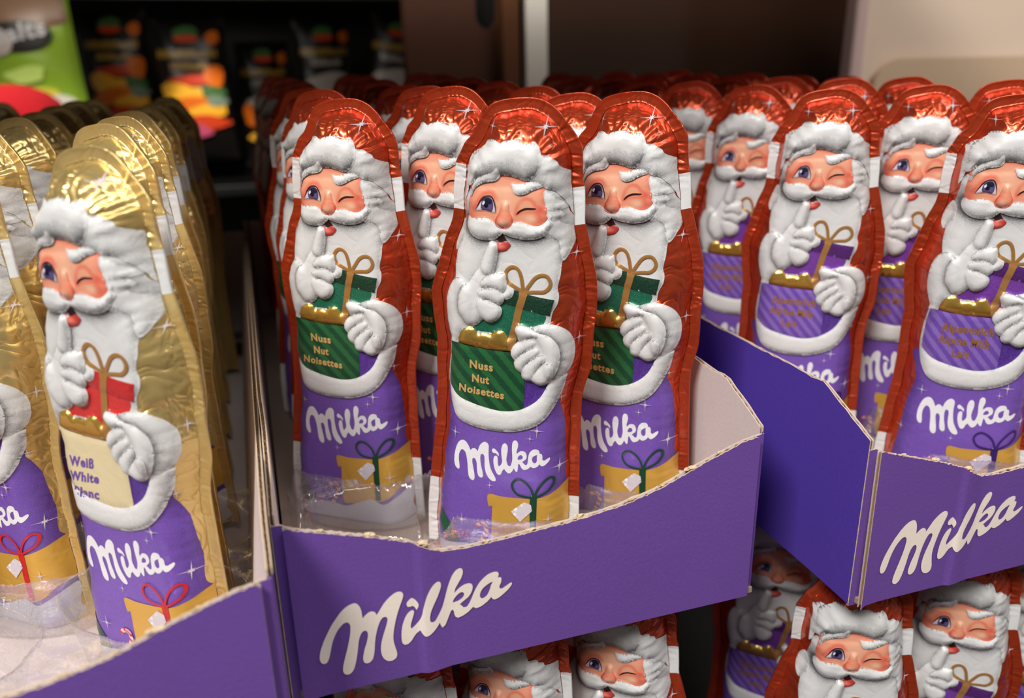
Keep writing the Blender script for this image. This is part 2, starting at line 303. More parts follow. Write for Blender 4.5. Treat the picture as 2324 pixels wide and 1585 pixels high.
'bowr':[6.38,101.34,7.57,103.14,8.95,105.16,10.15,106.2,11.37,106.63,12.82,106.44,13.86,105.18,14.07,103.73,13.41,102.41,12,101.44,9.93,101.21,6.4,100.81],
'nuggets':[-15.06,83.24,-14.5,85.13,-13.49,86.81,-12.08,87.73,-10.68,88.09,-9.52,87.35,-8.36,86,-6.96,86.33,-5.43,86.31,-4.16,86.1,-2.92,87.27,-1.42,87.76,-0.15,87.43,0.89,86,1.68,84.79,3.66,85.52,3.94,84.52,2.49,82.54,2.04,80.87,-2.53,80.81,-7.64,81.03,-11.51,81.52,-14.36,82.13],
'ng1':[-15.06,83.24,-14.5,85.13,-13.49,86.81,-12.08,87.73,-10.68,88.09,-9.52,87.35,-8.35,85.66,-8.44,83.17,-10.22,81.92,-14.36,82.13],
'ng2':[-8.36,86,-6.96,86.33,-5.43,86.31,-4.16,86.1,-3.62,84.48,-5.09,81.18,-7.64,81.16,-8.7,83.14],
'ng3':[-4.16,86.1,-2.92,87.27,-1.42,87.76,-0.15,87.43,0.89,86,2.44,84.35,2.27,81.47,-2.53,80.94,-4.59,81.76],
'hcuff':[8.58,88.77,10.37,90.49,12.57,91.15,15.02,91.3,17.5,90.59,19.53,89.03,21.01,86.38,21.81,82.87,21.78,78.98,20.83,75.72,19.31,73.95,16.11,72.77,13.74,75.41,12.16,83.09],
'hglove':[3.56,88.5,3.91,89.56,4.87,90.37,6.61,90.22,8.86,89.44,11.36,88.43,13.83,88.06,15.85,86.75,17.42,84.62,18.19,81.36,17.98,77.97,16.9,74.7,15.5,72.68,14.06,71.31,12.07,70.72,10.67,71.16,9.38,71.94,7.74,71.87,6.45,72.65,6.01,74.32,4.33,75.58,3.65,77.35,3.74,78.54,2.56,80.11,2.51,81.67,3.34,83.33,5.05,84.93,4.25,86.52],
'hf_thumb':[3.56,88.5,3.91,89.56,4.87,90.37,6.61,90.22,8.86,89.44,10.87,88.38,10.68,87.08,7.99,86.15,5.05,84.93,4.25,86.52],
'hf1':[2.56,80.11,2.51,81.67,3.34,83.33,5.05,84.93,7.99,86.15,10.48,85.65,9.82,83.52,6.66,81.36,4.71,79.57,3.74,78.54],
'hf2':[3.65,77.35,3.86,78.56,5.2,80.15,7.64,81.99,10.57,83.35,11.84,82.71,10.93,80.54,8.27,78.41,6.82,76.66,6.01,74.32,4.33,75.58],
'hf3':[6.01,74.32,6.82,76.66,8.76,78.73,11.17,80.83,13.38,81.34,13.7,79.55,11.81,77.25,10.41,74.71,9.25,72.05,7.74,71.87,6.45,72.65],
'hf4':[9.37,72.2,9.69,73.83,11.35,76.14,13.5,78.49,15.95,79.03,16.57,76.5,15.5,72.68,14.06,71.31,12.07,70.72,10.67,71.16],
'tn1':[-11.01,74.16,-3.32,73.64,-11.09,76.83],
'tn2':[-10.22,69.38,-4.48,69.1,-10.2,72.01],
'tn3':[-14.67,65.66,0.51,64.43,-14.55,68.22],
'ta1':[-13.2,74.4,3.9,73.9,-13.2,77.4],
'ta2':[-13.6,69.9,3.6,69,-13.6,73],
'ta3':[-8.3,65,-2.6,64.6,-8.3,67.9],
'tw1':[-14.29,70.74,-4.93,71.22,-13.64,73.82],
'tw2':[-15.53,65.88,-4.1,66.75,-14.77,68.86],
'tw3':[-15.07,60.98,-5.34,61.43,-14.31,64.02],
'lg':[-17.26,37.67,-8.04,31.71,-5.57,47.25,5.85,49.74,15.14,44.32],
'LM':[6.18,13.29,6.4,14.75,6.9,16.35,7.7,18.29,8.76,20.37,10.12,22.79,11.52,24.77,13.08,26.69,14.59,28,16.05,28.65,17.2,28.72,17.94,28.12,18.47,27.04,18.76,25.69,18.85,24.39,18.9,23.27,18.9,23.27,19.76,24.16,20.7,24.78,21.6,24.94,22.38,24.53,22.69,23.89,22.83,23.38,22.83,23.38,23.74,24.66,24.95,26.49,26.5,28.13,28.21,29.31,29.49,29.6,30.29,29.28,30.69,28.5,30.52,27.26,29.98,25.89,29.22,23.93,28.54,21.94,27.95,19.92,27.43,17.65,27.07,15.54,27.01,13.57,27.3,11.49,27.65,9.83,27.71,8.46,27.31,7.45,26.34,6.86,25.23,6.9,24.26,7.62,23.52,8.94,23.2,10.82,23.34,12.78,23.74,14.66,24.45,16.89,25.24,19.09,25.65,20.51,25.78,21.56,25.37,22.16,24.64,22.17,23.86,21.4,23.12,19.86,22.53,18.05,22.02,16,21.7,14.11,21.45,11.96,21.14,10.27,20.67,8.84,19.78,7.97,18.86,7.89,18.18,8.52,18.01,9.8,18.32,11.49,18.83,13.34,19.4,14.94,19.78,16.37,19.97,17.63,19.83,18.58,19.36,19.05,18.63,18.9,17.93,17.95,17.41,16.57,17.06,14.91,16.8,13.23,16.39,11.13,15.85,8.84,15.14,6.81,14.14,5.64,13.05,5.55,12.3,6.28,12.15,7.66,12.47,9.34,13.11,11.6,13.73,13.62,14.36,15.86,14.91,18.1,15.26,20.17,15.34,21.86,15.02,22.7,14.35,23.08,13.54,22.86,12.58,21.94,11.49,20.51,10.53,18.61,9.83,16.64,9.27,14.4,8.75,12.58,8.11,11.33,7.28,10.97,6.54,11.49,6.21,12.3],
'LD':[31.42,24.88,31.8,25.73,32.97,26.6,33.96,25.76,34.76,24.43,34.7,23.32,34.16,22.28,34.16,22.28,33.8,23.16,33.05,23.92,32.39,23.74,31.68,23.92],
'LI':[29.35,14.77,29.59,16.82,30.08,18.79,30.94,20.86,31.97,22.11,33.12,22.54,33.44,21.93,33.18,20.67,32.59,18.91,32.17,17.3,32.35,16.33,32.35,16.33,33.28,17.01,34.32,18.09,35.12,19.41,35.61,20.81,35.95,22.63,36.45,24.39,37.22,26.65,38.3,28.64,39.5,30.03,40.74,30.57,41.44,29.94,41.55,28.8,41.06,27.23,40.06,25.02,38.98,23.01,38.15,21.13,37.78,19.5,37.82,17.96,38.36,17.44,39.2,17.7,40.26,19.26,41.34,21.1,42.09,23.01,42.87,25.66,43.82,28.63,44.92,31.18,46.13,32.76,47.38,33.22,48.09,32.59,48.12,31.37,47.57,29.82,46.59,28.17,45.71,26.68,45.4,25.33,45.4,25.33,46.52,26.39,48.05,27.35,49.72,27.62,50.61,27.12,50.87,26.02,50.52,24.58,49.55,23.09,48.17,22.09,46.88,21.1,46.88,21.1,47.44,20.44,48,19.73,48.75,19.73,49.63,20.77,50.54,22.66,51.45,24.74,52.52,26.58,53.91,28.15,55.62,29.36,57.49,29.78,58.58,29.44,58.78,28.72,58.53,27.55,58.53,27.55,59.21,27.63,59.58,27.11,59.42,25.71,58.88,24.5,58.95,23.71,59.63,23.55,60.75,24.15,62.58,25.07,62.74,24.45,61.76,23.04,60.18,21.68,58.44,20.54,57.23,20.26,56.65,20.69,56.38,21.4,56.38,21.4,55.36,20.33,53.97,19.31,52.42,18.63,51.41,18.68,50.75,19.24,50.75,19.24,49.53,18.09,47.98,17.12,46.11,16.58,45.46,17.07,45.09,18.04,44.97,19.23,44.58,19.81,44.15,19.43,43.51,18.05,42.76,16.31,42.13,15.11,41.44,14.61,40.9,15.43,40.63,16.66,40.63,16.66,39.56,15.19,38.35,13.96,37.15,13.2,36.17,13.17,35.39,14.05,34.86,15.25,34.86,15.25,33.95,14.53,33.08,13.59,32.19,12.28,31.16,11.39,30.02,11.3,29.5,12.03,29.33,13.23],
'LK':[44.74,22.17,44.74,22.17,45.05,23.04,45.93,24.16,46.96,24.96,47.79,25.04,48.24,24.56,48.07,23.64,47.2,22.8,46.02,22.33],
'LA':[56.98,26.57,56.98,26.57,56.36,25.48,55.8,23.69,54.9,22.18,53.7,21.54,53.01,22.06,52.99,23.22,53.63,24.6,54.84,25.65,56.04,26.32],
'sp0':[-16.14,50.06,-14.08,50.35],
'sp1':[11.77,54.32,14.24,54.66],
'sp2':[9.55,51.2,11,51.4],
'sp3':[18.97,40.48,21.56,40.87],
'sp4':[-3.78,31.96,-2.37,32.18],
'sp5':[-13.45,17.27,-10.98,17.69],
'sp6':[16.67,21.47,19.06,21.88],
'sp7':[-21.08,33.17,-19.4,33.43],
'sp8':[20.26,112.71,22.23,112.88],
'sp9':[22.63,85.27,24.66,85.5],
'sp10':[18.59,65.57,20.09,65.77],
'sp11':[9.43,149.77,12.43,149.91],
'sp12':[-6.47,149.37,-4.47,149.47],
}
# ------------------------------------------------------------------ the moulded figure: outline and relief
OUT = contour(TR['outline'][:64]+[26.8, 0.0, 26.8, 0.0]+[-29.0, 0.0, -29.0, 0.0]+TR['outline'][66:], .35)
i0 = int(np.argmin(((OUT-np.array([26.8, 0]))**2).sum(1))); OUT = np.roll(OUT, -i0, 0)
# open path: from the right foot ... rolled so that it runs left foot -> crown -> right foot
iL = int(np.argmin(((OUT-np.array([-29.0, 0]))**2).sum(1)))
OPEN = np.concatenate([OUT[iL:], OUT[:1]])          # left foot up over the crown, down to right foot
tan = np.gradient(OPEN, axis=0); tan /= np.linalg.norm(tan, axis=1)[:, None]+1e-9
nin = np.stack([tan[:, 1], -tan[:, 0]], 1)          # towards the inside
FL = 3.45
wv = FL+0.2*np.sin(np.arange(len(OPEN))*.15)
INN = OPEN+nin*wv[:, None]
for _ in range(10): INN[1:-1] = (INN[:-2]+2*INN[1:-1]+INN[2:])/4
INN[0, 1] = 0.0; INN[-1, 1] = 0.0
INN[:, 1] = np.maximum(INN[:, 1], 0)
U0, U1, V0, V1, DU = -34.0, 32.0, -3.0, 162.0, .3
gu = np.arange(U0, U1, DU); gv = np.arange(V0, V1, DU)
GU, GV = np.meshgrid(gu, gv); GP = np.stack([GU.ravel(), GV.ravel()], 1)
body_in = inside(GP, INN)
d0 = np.zeros(len(GP)); ar0 = np.zeros(len(GP))
di, ne, ar = dist_to(GP[body_in], INN[::4], closed=False); d0[body_in] = di; ar0[body_in] = ar
D = 10.4; RR = 10.0
tt = np.clip(d0/RR, 0, 1)
Hf = D*(1-(1-tt)**2.6)*body_in
# shallow radial pleats where the foil is gathered behind the rim
ph = ar0*1.0
pl = np.sin(ph*1.15+1.7*np.sin(ph*.31))*np.sin(ph*.53+2*np.sin(ph*.12+1))
top_gain = .35+1.0*np.clip((GP[:, 1]-112)/25, 0, 1)
fine_pl = np.sin(ar0*3.3+2.2*np.sin(ar0*.43)+.10*(GP[:, 0]+GP[:, 1]))*np.clip(np.sin(ar0*.21+1.3*np.sin(ar0*.07))+.55, 0, 1)
Hf = Hf+.10*fine_pl*np.exp(-((d0-2.6)/2.8)**2)*body_in
Hf = Hf+.55*pl*np.exp(-((d0-3.0)/3.2)**2)*top_gain*body_in
# long creases in the hat and the skirt
def crease(a, b, amp, wd):
    global Hf
    C = np.array([a, b], float); m = (np.abs(GP[:, 0]-C[:, 0].mean()) < 20) & (np.abs(GP[:, 1]-C[:, 1].mean()) < 25)
    d, n_, s_ = dist_to(GP[m], cr([C[0], (C[0]+C[1])/2+np.array([.5, .3]), C[1]], False, 1.0), closed=False)
    L = np.linalg.norm(C[1]-C[0]); fade = np.clip(np.sin(np.pi*np.clip(s_/L, 0, 1)), 0, 1)
    h = Hf[m]; h += amp*np.exp(-(d/wd)**2)*fade-.5*amp*np.exp(-((d-1.6*wd)/wd)**2)*fade; Hf[m] = h
for c_ in [((-7, 152), (-9, 142), .5, .5), ((4, 152), (-1, 144), .6, .6), ((5, 152), (8, 143), .7, .6), ((6, 152), (14, 146), -.6, .7),
           ((12, 149), (7, 141), .5, .5), ((18, 141), (9, 137), .5, .6), ((19, 135), (13, 132), .4, .5), ((20, 118), (12, 113), .35, .6),
           ((-12, 150), (-14, 140), .4, .5), ((3, 54), (1.5, 38), -.25, .4), ((7, 64), (5, 50), -.3, .4), ((22, 76), (15, 82), -.4, .5), ((21, 72), (16, 79), -.35, .4)]:
    crease(*c_)
REL = [('beard', 1.0, 5), ('face', .8, 4), ('fur_back', 1.2, 3), ('fur_curl', 1.5, 4.5), ('brow_l', .8, 1.5), ('brow_r', .8, 1.5), ('must_l', 1.8, 3), ('must_r', 1.8, 3),
       ('nose', 2.0, 3.0), ('side_curl', 1.0, 2.5), ('cuff_raised', 1.6, 3.5), ('glove_a', 1.9, 3.2), ('fg_index', 1.2, 1.8), ('fg_1', .9, 1.6), ('fg_2', .9, 1.6), ('fg_3', 1.1, 2),
       ('fg_thumb', 1.2, 1.8), ('gift_lid', .5, .8), ('bag', .9, 1.5), ('nuggets', 1.6, 2), ('ng1', 1.0, 2), ('ng2', .8, 1.5), ('ng3', 1.0, 2), ('hcuff', 2.0, 3.5), ('hglove', 1.8, 3),
       ('hf_thumb', 1.1, 1.6), ('hf1', .9, 1.5), ('hf2', .9, 1.5), ('hf3', .9, 1.5), ('hf4', .9, 1.6), ('trim', 1.3, 2.0), ('lip', .7, 1), ('eye', .4, 1.2)]
SHP = {k: contour(v, .4, straight=k in ('gift_tag', 'gift_lid', 'gift_band')) for k, v in TR.items() if len(v) > 8 and k not in ('outline', 'lg')}
def bumpit(H0, C, h, r):
    lo, hi = C.min(0), C.max(0)
    m = (GP[:, 0] >= lo[0]) & (GP[:, 0] <= hi[0]) & (GP[:, 1] >= lo[1]) & (GP[:, 1] <= hi[1])
    idx = np.nonzero(m)[0]; ins = inside(GP[idx], C); idx = idx[ins]
    d = dist_to(GP[idx], C[::2])[0]; t = np.clip(d/r, 0, 1); H0[idx] += h*np.sqrt(1-(1-t)**2)*.999
def clipin(C):
    o = ~inside(C, INN_POLY)
    if o.any():
        C = C.copy(); n_ = dist_to(C[o], INN, closed=False)[1]; C[o] = n_+(np.array([0, 70.0])-n_)*.004
        keep = np.r_[True, np.linalg.norm(np.diff(C, axis=0), axis=1) > .08]; C = C[keep]
    return C
INN_POLY = INN
SHP = {k: clipin(v) for k, v in SHP.items() if v[:, 1].min() > -50 and k[0] != 'L'}
for k, h, r in REL: bumpit(Hf, SHP[k], h*.60, r)
Hm = Hf.reshape(GU.shape); bi = body_in.reshape(GU.shape)
for _ in range(2):
    P_ = np.pad(Hm, 1, mode='edge')
    S_ = (P_[:-2, 1:-1]+P_[2:, 1:-1]+P_[1:-1, :-2]+P_[1:-1, 2:]+2*P_[1:-1, 1:-1])/6
    Hm = np.where(bi, S_, Hm)
def Hs(p):
    x = np.clip((p[:, 0]-U0)/DU, 0, Hm.shape[1]-1.001); y = np.clip((p[:, 1]-V0)/DU, 0, Hm.shape[0]-1.001)
    i, j = x.astype(int), y.astype(int); fx, fy = x-i, y-j
    return Hm[j, i]*(1-fx)*(1-fy)+Hm[j, i+1]*fx*(1-fy)+Hm[j+1, i]*(1-fx)*fy+Hm[j+1, i+1]*fx*fy

EPS = .095
def paint(me, pts, colf, shf):
    n = len(pts); c = me.attributes.new('ink', 'FLOAT_COLOR', 'POINT')
    C = colf(pts) if callable(colf) else np.tile(np.array(colf), (n, 1))
    buf = np.ones((n, 4)); buf[:, :3] = C; c.data.foreach_set('color', buf.ravel())
    s = me.attributes.new('shade', 'FLOAT', 'POINT'); S = shf(pts) if callable(shf) else np.full(n, float(shf))
    s.data.foreach_set('value', np.clip(S, 0, 1).astype(float))
def patch(loops, layer, spacing=.8, col=(1, 1, 1), sh=0.0):
    if not isinstance(loops, list): loops = [loops]
    p, f = tri(loops, spacing); w = Hs(p)+EPS*layer
    v = np.stack([p[:, 0], -w, p[:, 1]], 1)/1000
    me = mesh(v, f); paint(me, p, col, sh); return me
SHDIR = np.array([.45, -.89])
def edge_shade(C, a=.8, r=2.0, bias=.25, extra=()):
    """printed shading of the artwork: stippled grey towards an element's lower right edge and along drawn folds"""
    def f(p):
        d, n, _ = dist_to(p, C[::2]); u = (n-p)/(d[:, None]+1e-6)
        s = a*np.exp(-d/r)*np.clip(bias+(1-bias)*(u@SHDIR), 0, 1)
        for E_, er, ea in extra:
            de = dist_to(p, E_[::2], closed=True)[0]; s = np.maximum(s, ea*np.exp(-de/er))
        return s
    return f
def stroke(path, width, layer, taper=None):
    """a drawn line of the print, as a ribbon laid on the relief"""
    C = cr([tuple(path[i:i+2]) for i in range(0, len(path), 2)], False, .3)
    t = np.gradient(C, axis=0); t /= np.linalg.norm(t, axis=1)[:, None]+1e-9; n = np.stack([-t[:, 1], t[:, 0]], 1)
    s = np.linspace(0, 1, len(C)); wd = width*(taper(s) if taper else np.ones(len(C)))
    rows = [C+n*(wd*k)[:, None] for k in (-.5, 0, .5)]
    P = np.concatenate(rows); w = Hs(P)+EPS*layer; w[len(C):2*len(C)] += width*.12; N = len(C)
    F = [(r*N+i, r*N+i+1, (r+1)*N+i+1, (r+1)*N+i) for r in (0, 1) for i in range(N-1)]
    return P, np.stack([P[:, 0], -w, P[:, 1]], 1)/1000, F
def stroke_mesh(path, width, layer, col, taper=None):
    P, v, F = stroke(path, width, layer, taper); me = mesh(v, F); paint(me, P, col, 0); return me

WHITE = lin((224, 224, 224))
PURP = lin((124, 85, 190)); SKIN = lin((240, 172, 140)); RED_SK = lin((226, 84, 66))
# ---- skin colours of the printed face
def lerp(a, b, t): return np.array(a)*(1-t[:, None])+np.array(b)*t[:, None]
def blob(p, c, rx, ry, pw=2): return np.exp(-(((p[:, 0]-c[0])/rx)**2+((p[:, 1]-c[1])/ry)**2)**(pw/2))
def pt(name): a = np.array(TR[name]).reshape(-1, 2); return a.mean(0)
eyec, winkc, nosec = pt('eye'), pt('wink'), pt('nose')
nr = np.array(TR['nose']).reshape(-1, 2)
def facecol(p):
    d = dist_to(p, SHP['face'][::2])[0]; c = lerp(SKIN, RED_SK, .75*np.exp(-d/1.6))
    def add(c, col, f): return c*(1-f[:, None])+np.array(col)*f[:, None]
    fc = dist_to(p, np.array(TR['eye_fold']).reshape(-1, 2), closed=False)[0]; c = add(c, RED_SK, .75*np.exp(-(fc/.9)**2))
    fc = dist_to(p, np.array(TR['wink_fold']).reshape(-1, 2), closed=False)[0]; c = add(c, RED_SK, .7*np.exp(-(fc/.6)**2))
    fc = dist_to(p, np.array(TR['wink_low']).reshape(-1, 2), closed=False)[0]; c = add(c, RED_SK, .6*np.exp(-(fc/.6)**2))
    c = add(c, RED_SK, .75*blob(p, (winkc[0]+4.0, winkc[1]-2.2), 1.6, 2.6)); c = add(c, RED_SK, .6*blob(p, (nosec[0]-4, nosec[1]-3.0), 2.2, 1.5))
    c = add(c, RED_SK, .6*blob(p, (-11.5, eyec[1]-3.5), 1.6, 1.6)); c = add(c, RED_SK, .55*blob(p, (nosec[0]+5, nosec[1]-3.5), 3, 1.3))
    c = add(c, lin((252, 208, 172)), .8*blob(p, (winkc[0]+1.6, winkc[1]-2.6), 1.8, 1.1)); c = add(c, lin((246, 190, 160)), .5*blob(p, (nosec[0], nosec[1]+6), 3, 4))
    c = add(c, lin((236, 168, 130)), .6*blob(p, (winkc[0]-.3, winkc[1]+1.6), 2.2, 1.0))
    return c
def nosecol(p):
    d, n, _ = dist_to(p, SHP['nose'][::2]); u = (n-p)/(d[:, None]+1e-6)
    up_ = np.clip((p[:, 1]-(nosec[1]+1.0))/3.0, 0, 1)
    c = lerp(lin((240, 160, 128)), RED_SK, (1-up_)*.85*np.exp(-d/.8)); f = .75*blob(p, (nosec[0]-.6, nosec[1]-1.9), 1.1, 1.0)
    c = c*(1-f[:, None])+np.array(lin((255, 218, 190)))*f[:, None]
    g = facecol(p); return c*(1-up_[:, None])+g*up_[:, None]
def lipcol(p):
    f = blob(p, (pt('lip')[0]-.5, pt('lip')[1]-.1), 1.8, .8)
    return lerp(lin((176, 46, 44)), lin((246, 140, 120)), .8*f)
def iriscol(p):
    c = pt('iris'); y = np.clip((p[:, 1]-(c[1]-2.0))/4, 0, 1)
    d = dist_to(p, SHP['iris'])[0]
    return lerp(lin((128, 112, 176)), lin((44, 40, 84)), np.clip(.25+.65*y, 0, 1))*(1-.5*np.exp(-d/.35))[:, None]
# ---- logo and words
LOGO = [contour(TR['LM'], .6), contour(TR['LD'], .6), contour(TR['LI'], .6)]
LOGO_H = {2: [contour(TR['LK'], .5), contour(TR['LA'], .5)]}
src = np.array([[TR['LM'][i], TR['LM'][i+1]] for i in (2*0, 2*0)]); LMp = np.array(TR['LM']).reshape(-1, 2); LIp = np.array(TR['LI']).reshape(-1, 2)
S5p = np.array([LMp[np.argmin(np.abs(LMp-LMp[-3]).sum(1))], LMp[LMp[:, 1].argmin()], LMp[LMp[:, 1].argmax()], LIp[LIp[:, 1].argmax()], LIp[LIp[:, 0].argmax()]])
D5p = np.array(TR['lg']).reshape(-1, 2)
Aff = np.linalg.lstsq(np.c_[S5p, np.ones(5)], D5p, rcond=None)[0]
logo_uv = lambda C: np.c_[C, np.ones(len(C))]@Aff
def union_meshes(list_pf, layer, col, sh=0.0):
    vs, fs, ps, k = [], [], [], 0
    for p, f in list_pf:
        w = Hs(p)+EPS*layer; vs.append(np.stack([p[:, 0], -w, p[:, 1]], 1)/1000); fs.append(f+k); ps.append(p); k += len(p)
    me = mesh(np.concatenate(vs), np.concatenate(fs)); paint(me, np.concatenate(ps), col, sh); return me
def logo_pf(sp=.8, f=logo_uv):
    return [tri([f(C)]+[f(h) for h in LOGO_H.get(i, [])], sp) for i, C in enumerate(LOGO)]
def word_loops(word, a, b, top, bold=.036):
    """outline loops of a printed word, its baseline from a to b and its capitals as high as top"""
    cu = bpy.data.curves.new('w', 'FONT'); cu.body = word; cu.resolution_u = 3; cu.offset = bold; cu.space_character = 1.12
    o = bpy.data.objects.new('w', cu); COL.objects.link(o); dg = bpy.context.evaluated_depsgraph_get(); dg.update()
    me = bpy.data.meshes.new_from_object(o.evaluated_get(dg)); bm = bmesh.new(); bm.from_mesh(me)
    V = np.array([v.co[:2] for v in bm.verts]); F = [[v.index for v in f.verts] for f in bm.faces]
    bm.free(); bpy.data.meshes.remove(me); bpy.data.objects.remove(o); bpy.data.curves.remove(cu)
    a, b, top = (np.array(x, float) for x in (a, b, top)); x0, x1 = V[:, 0].min(), V[:, 0].max()
    hcap = .70
    P = a+((V[:, :1]-x0)/(x1-x0))*(b-a)+(V[:, 1:]/hcap)*(top-a)
    T = []
    for f in F: T += [(f[0], f[i], f[i+1]) for i in range(1, len(f)-1)]
    T = np.array(T); A_, B_, C_ = P[T[:, 0]], P[T[:, 1]], P[T[:, 2]]
    s = (B_[:, 0]-A_[:, 0])*(C_[:, 1]-A_[:, 1])-(B_[:, 1]-A_[:, 1])*(C_[:, 0]-A_[:, 0]); T[s < 0] = T[s < 0][:, ::-1]
    return P, T
def star_pf(c, q):
    c, q = np.array(c), np.array(q); r = np.linalg.norm(q-c); pts = []
    for k in range(16):
        an = k*math.pi/8; rr = r*(1 if k % 4 == 0 else (.30 if k % 4 == 2 else .13)); rr *= 1.15 if k in (4, 12) else 1
        pts.append(c+rr*np.array([math.cos(an), math.sin(an)]))
    P = np.array(pts+[c]); return P, np.array([(16, i, (i+1) % 16) for i in range(16)])

def rim_mesh(sel):
    """the pressed seam around the figure: a crimped strip with a rolled outer edge, for the stretches chosen by sel"""
    N = len(OPEN); ks = [0, .07, .25, .45, .65, .83, .95, 1.0]
    s = np.arange(N)*.35; R4 = np.random.default_rng(3); L_ = N*.35
    cre = [(R4.uniform(0, L_), R4.uniform(-.32, .32), R4.uniform(.28, .6), R4.uniform(-2.2, 2.2)) for _ in range(105)]
    cre += [(c0+R4.normal(0, 3.0), R4.uniform(-.35, .35), R4.uniform(.25, .5), R4.uniform(-2.5, 2.5)) for c0 in (L_*.41, L_*.60, L_*.33, L_*.74) for _ in range(9)]
    cr1 = np.sin(s*2.1+2*np.sin(s*.37))*np.sin(s*.9+np.sin(s*.21)); cr2 = np.sin(s*.45)*.5
    V = []; F = []
    for j, k in enumerate(ks):
        p = OPEN*(1-k)+INN*k
        w = .10*cr1*np.clip(np.sin(s*.19)*1.3, 0, 1)*(.4+k)+.22*cr2*(1-k)+(.22 if j in (0, 7) else 0.0)
        if j == 1: w = w+.26
        for c0, am, wd, sk in cre: w = w+am*np.exp(-((s-c0-sk*k)/wd)**2)*(.5+.5*k)
        V.append(np.stack([p[:, 0], -w-.3, p[:, 1]], 1)/1000)
    V.append(np.stack([OPEN[:, 0], .35+0*s, OPEN[:, 1]], 1)/1000)         # back of the edge
    V.append(np.stack([INN[:, 0], .6+0*s, INN[:, 1]], 1)/1000)
    V = np.concatenate(V); rows = len(ks)
    on = [sel(OPEN[i], OPEN[i+1]) for i in range(N-1)]
    for i in range(N-1):
        if not on[i]: continue
        for r in range(rows-1): F.append((r*N+i, r*N+i+1, (r+1)*N+i+1, (r+1)*N+i))
        F.append((rows*N+i, rows*N+i+1, i+1, i)); F.append(((rows+1)*N+i, (rows+1)*N+i+1, rows*N+i+1, rows*N+i))
    F = np.array(F); used = np.unique(F); mp = -np.ones(len(V), int); mp[used] = np.arange(len(used))
    pts = np.stack([V[used][:, 0]*1000, V[used][:, 2]*1000], 1)
    me = mesh(V[used], mp[F][:, ::-1]); paint(me, pts, WHITE, .06); return me
def in_band_l(a, b): m = (a+b)/2; return m[0] < 0 and 123.3 < m[1] < 137.6
def in_band_r(a, b): m = (a+b)/2; return m[0] > 0 and 121.0 < m[1] < 132.6
def foot_l(a, b): m = (a+b)/2; return m[0] < 0 and m[1] < 26.3
def foot_r(a, b): m = (a+b)/2; return m[0] > 0 and m[1] < 26.3
def rest_red(a, b): return not (in_band_l(a, b) or in_band_r(a, b) or foot_l(a, b) or foot_r(a, b))
def rest_gold(a, b): return not (in_band_l(a, b) or in_band_r(a, b))

# ---- shared part meshes
PM = {}
def addp(name, key, me, mat, tier=1):
    me.materials.append(mat); me.name = key; PM[key] = (name, me, tier)
def white(name, key, layer, sp=.8, a=.8, r=2.0, bias=.25, extra=(), tier=1):
    addp(name, key, patch(SHP[key], layer, sp, WHITE, edge_shade(SHP[key], min(1, a*1.05), r*1.45, bias, extra)), M_WHITE, tier)
INL = np.concatenate([INN, np.array([[x, 0.0] for x in np.arange(INN[-1, 0]-1, INN[0, 0]+.5, -1.0)])])
shellp = tri([INL[::2]], .6)
def shell(back=False):
    p, f = shellp if not back else tri([INL[::5]], 2.5)
    if back:
        d = dist_to(p, INN[::4], closed=False)[0]; w = -(6.5*(1-(1-np.clip(d/10, 0, 1))**2.4))-.2; f = f[:, ::-1]
    else: w = Hs(p)
    me = mesh(np.stack([p[:, 0], -w, p[:, 1]], 1)/1000, f); return me
for fm, nm in ((M_RED, 'red'), (M_GOLD, 'gold')):
    addp('foil_shell', 'shell_'+nm, shell(), fm, 3); addp('back_shell', 'back_'+nm, shell(True), fm, 3)
addp('seam_rim', 'rim_red', rim_mesh(rest_red), M_REDRIM, 3); addp('seam_rim', 'rim_gold', rim_mesh(rest_gold), M_GOLDRIM, 3)
addp('rim_band', 'band_l', rim_mesh(in_band_l), M_WHITE, 3); addp('rim_band', 'band_r', rim_mesh(in_band_r), M_WHITE, 3)
addp('rim_foot', 'foot_l', rim_mesh(foot_l), M_WHITE, 2); addp('rim_foot', 'foot_r', rim_mesh(foot_r), M_WHITE, 2)
S = SHP
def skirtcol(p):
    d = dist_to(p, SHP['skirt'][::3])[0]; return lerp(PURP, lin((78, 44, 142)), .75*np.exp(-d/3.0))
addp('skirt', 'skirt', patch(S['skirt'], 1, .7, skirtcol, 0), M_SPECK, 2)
addp('printed_gift', 'gift_print', patch(S['gift_print'], 3, .7, lin((234, 184, 82)), edge_shade(S['gift_print'], .2, 1.5, .4)), M_METALINK)
addp('gift_tag', 'gift_tag', patch(S['gift_tag'], 6, 1, lin((222, 214, 222)), .05), M_INK)
white('beard', 'beard', 2, .85, .7, 2.0, .25, ((S['must_l'], 2.6, .95), (S['must_r'], 2.6, .95), (S['glove_a'], 1.4, .5), (S['side_curl'], 1.2, .55)), 3)
white('beard_curl', 'ear_curl', 3, .7, .7, 1.2); white('beard_curl', 'side_curl', 3, .8, .7, 1.5, .3); white('beard_lock', 'side_lock', 4, .7, .8, 1.0, .3)
white('sleeve_cuff', 'cuff_raised', 3, .8, .75, 1.6, .35, ((S['glove_a'], 1.3, .7),), 2)
addp('face', 'face', patch(S['face'], 3, .5, facecol, 0), M_INK, 3)
addp('mouth', 'mouth', patch(S['mouth'], 3, .6, lin((40, 14, 12)), 0), M_INK)
addp('lip', 'lip', patch(S['lip'], 4, .4, lipcol, 0), M_INK)
white('moustache', 'must_l', 5, .7, .75, 2.2, .15, (), 3); white('moustache', 'must_r', 5, .7, .75, 2.2, .15, (), 3)
addp('nose', 'nose', patch(S['nose'], 6, .4, nosecol, 0), M_INK, 2)
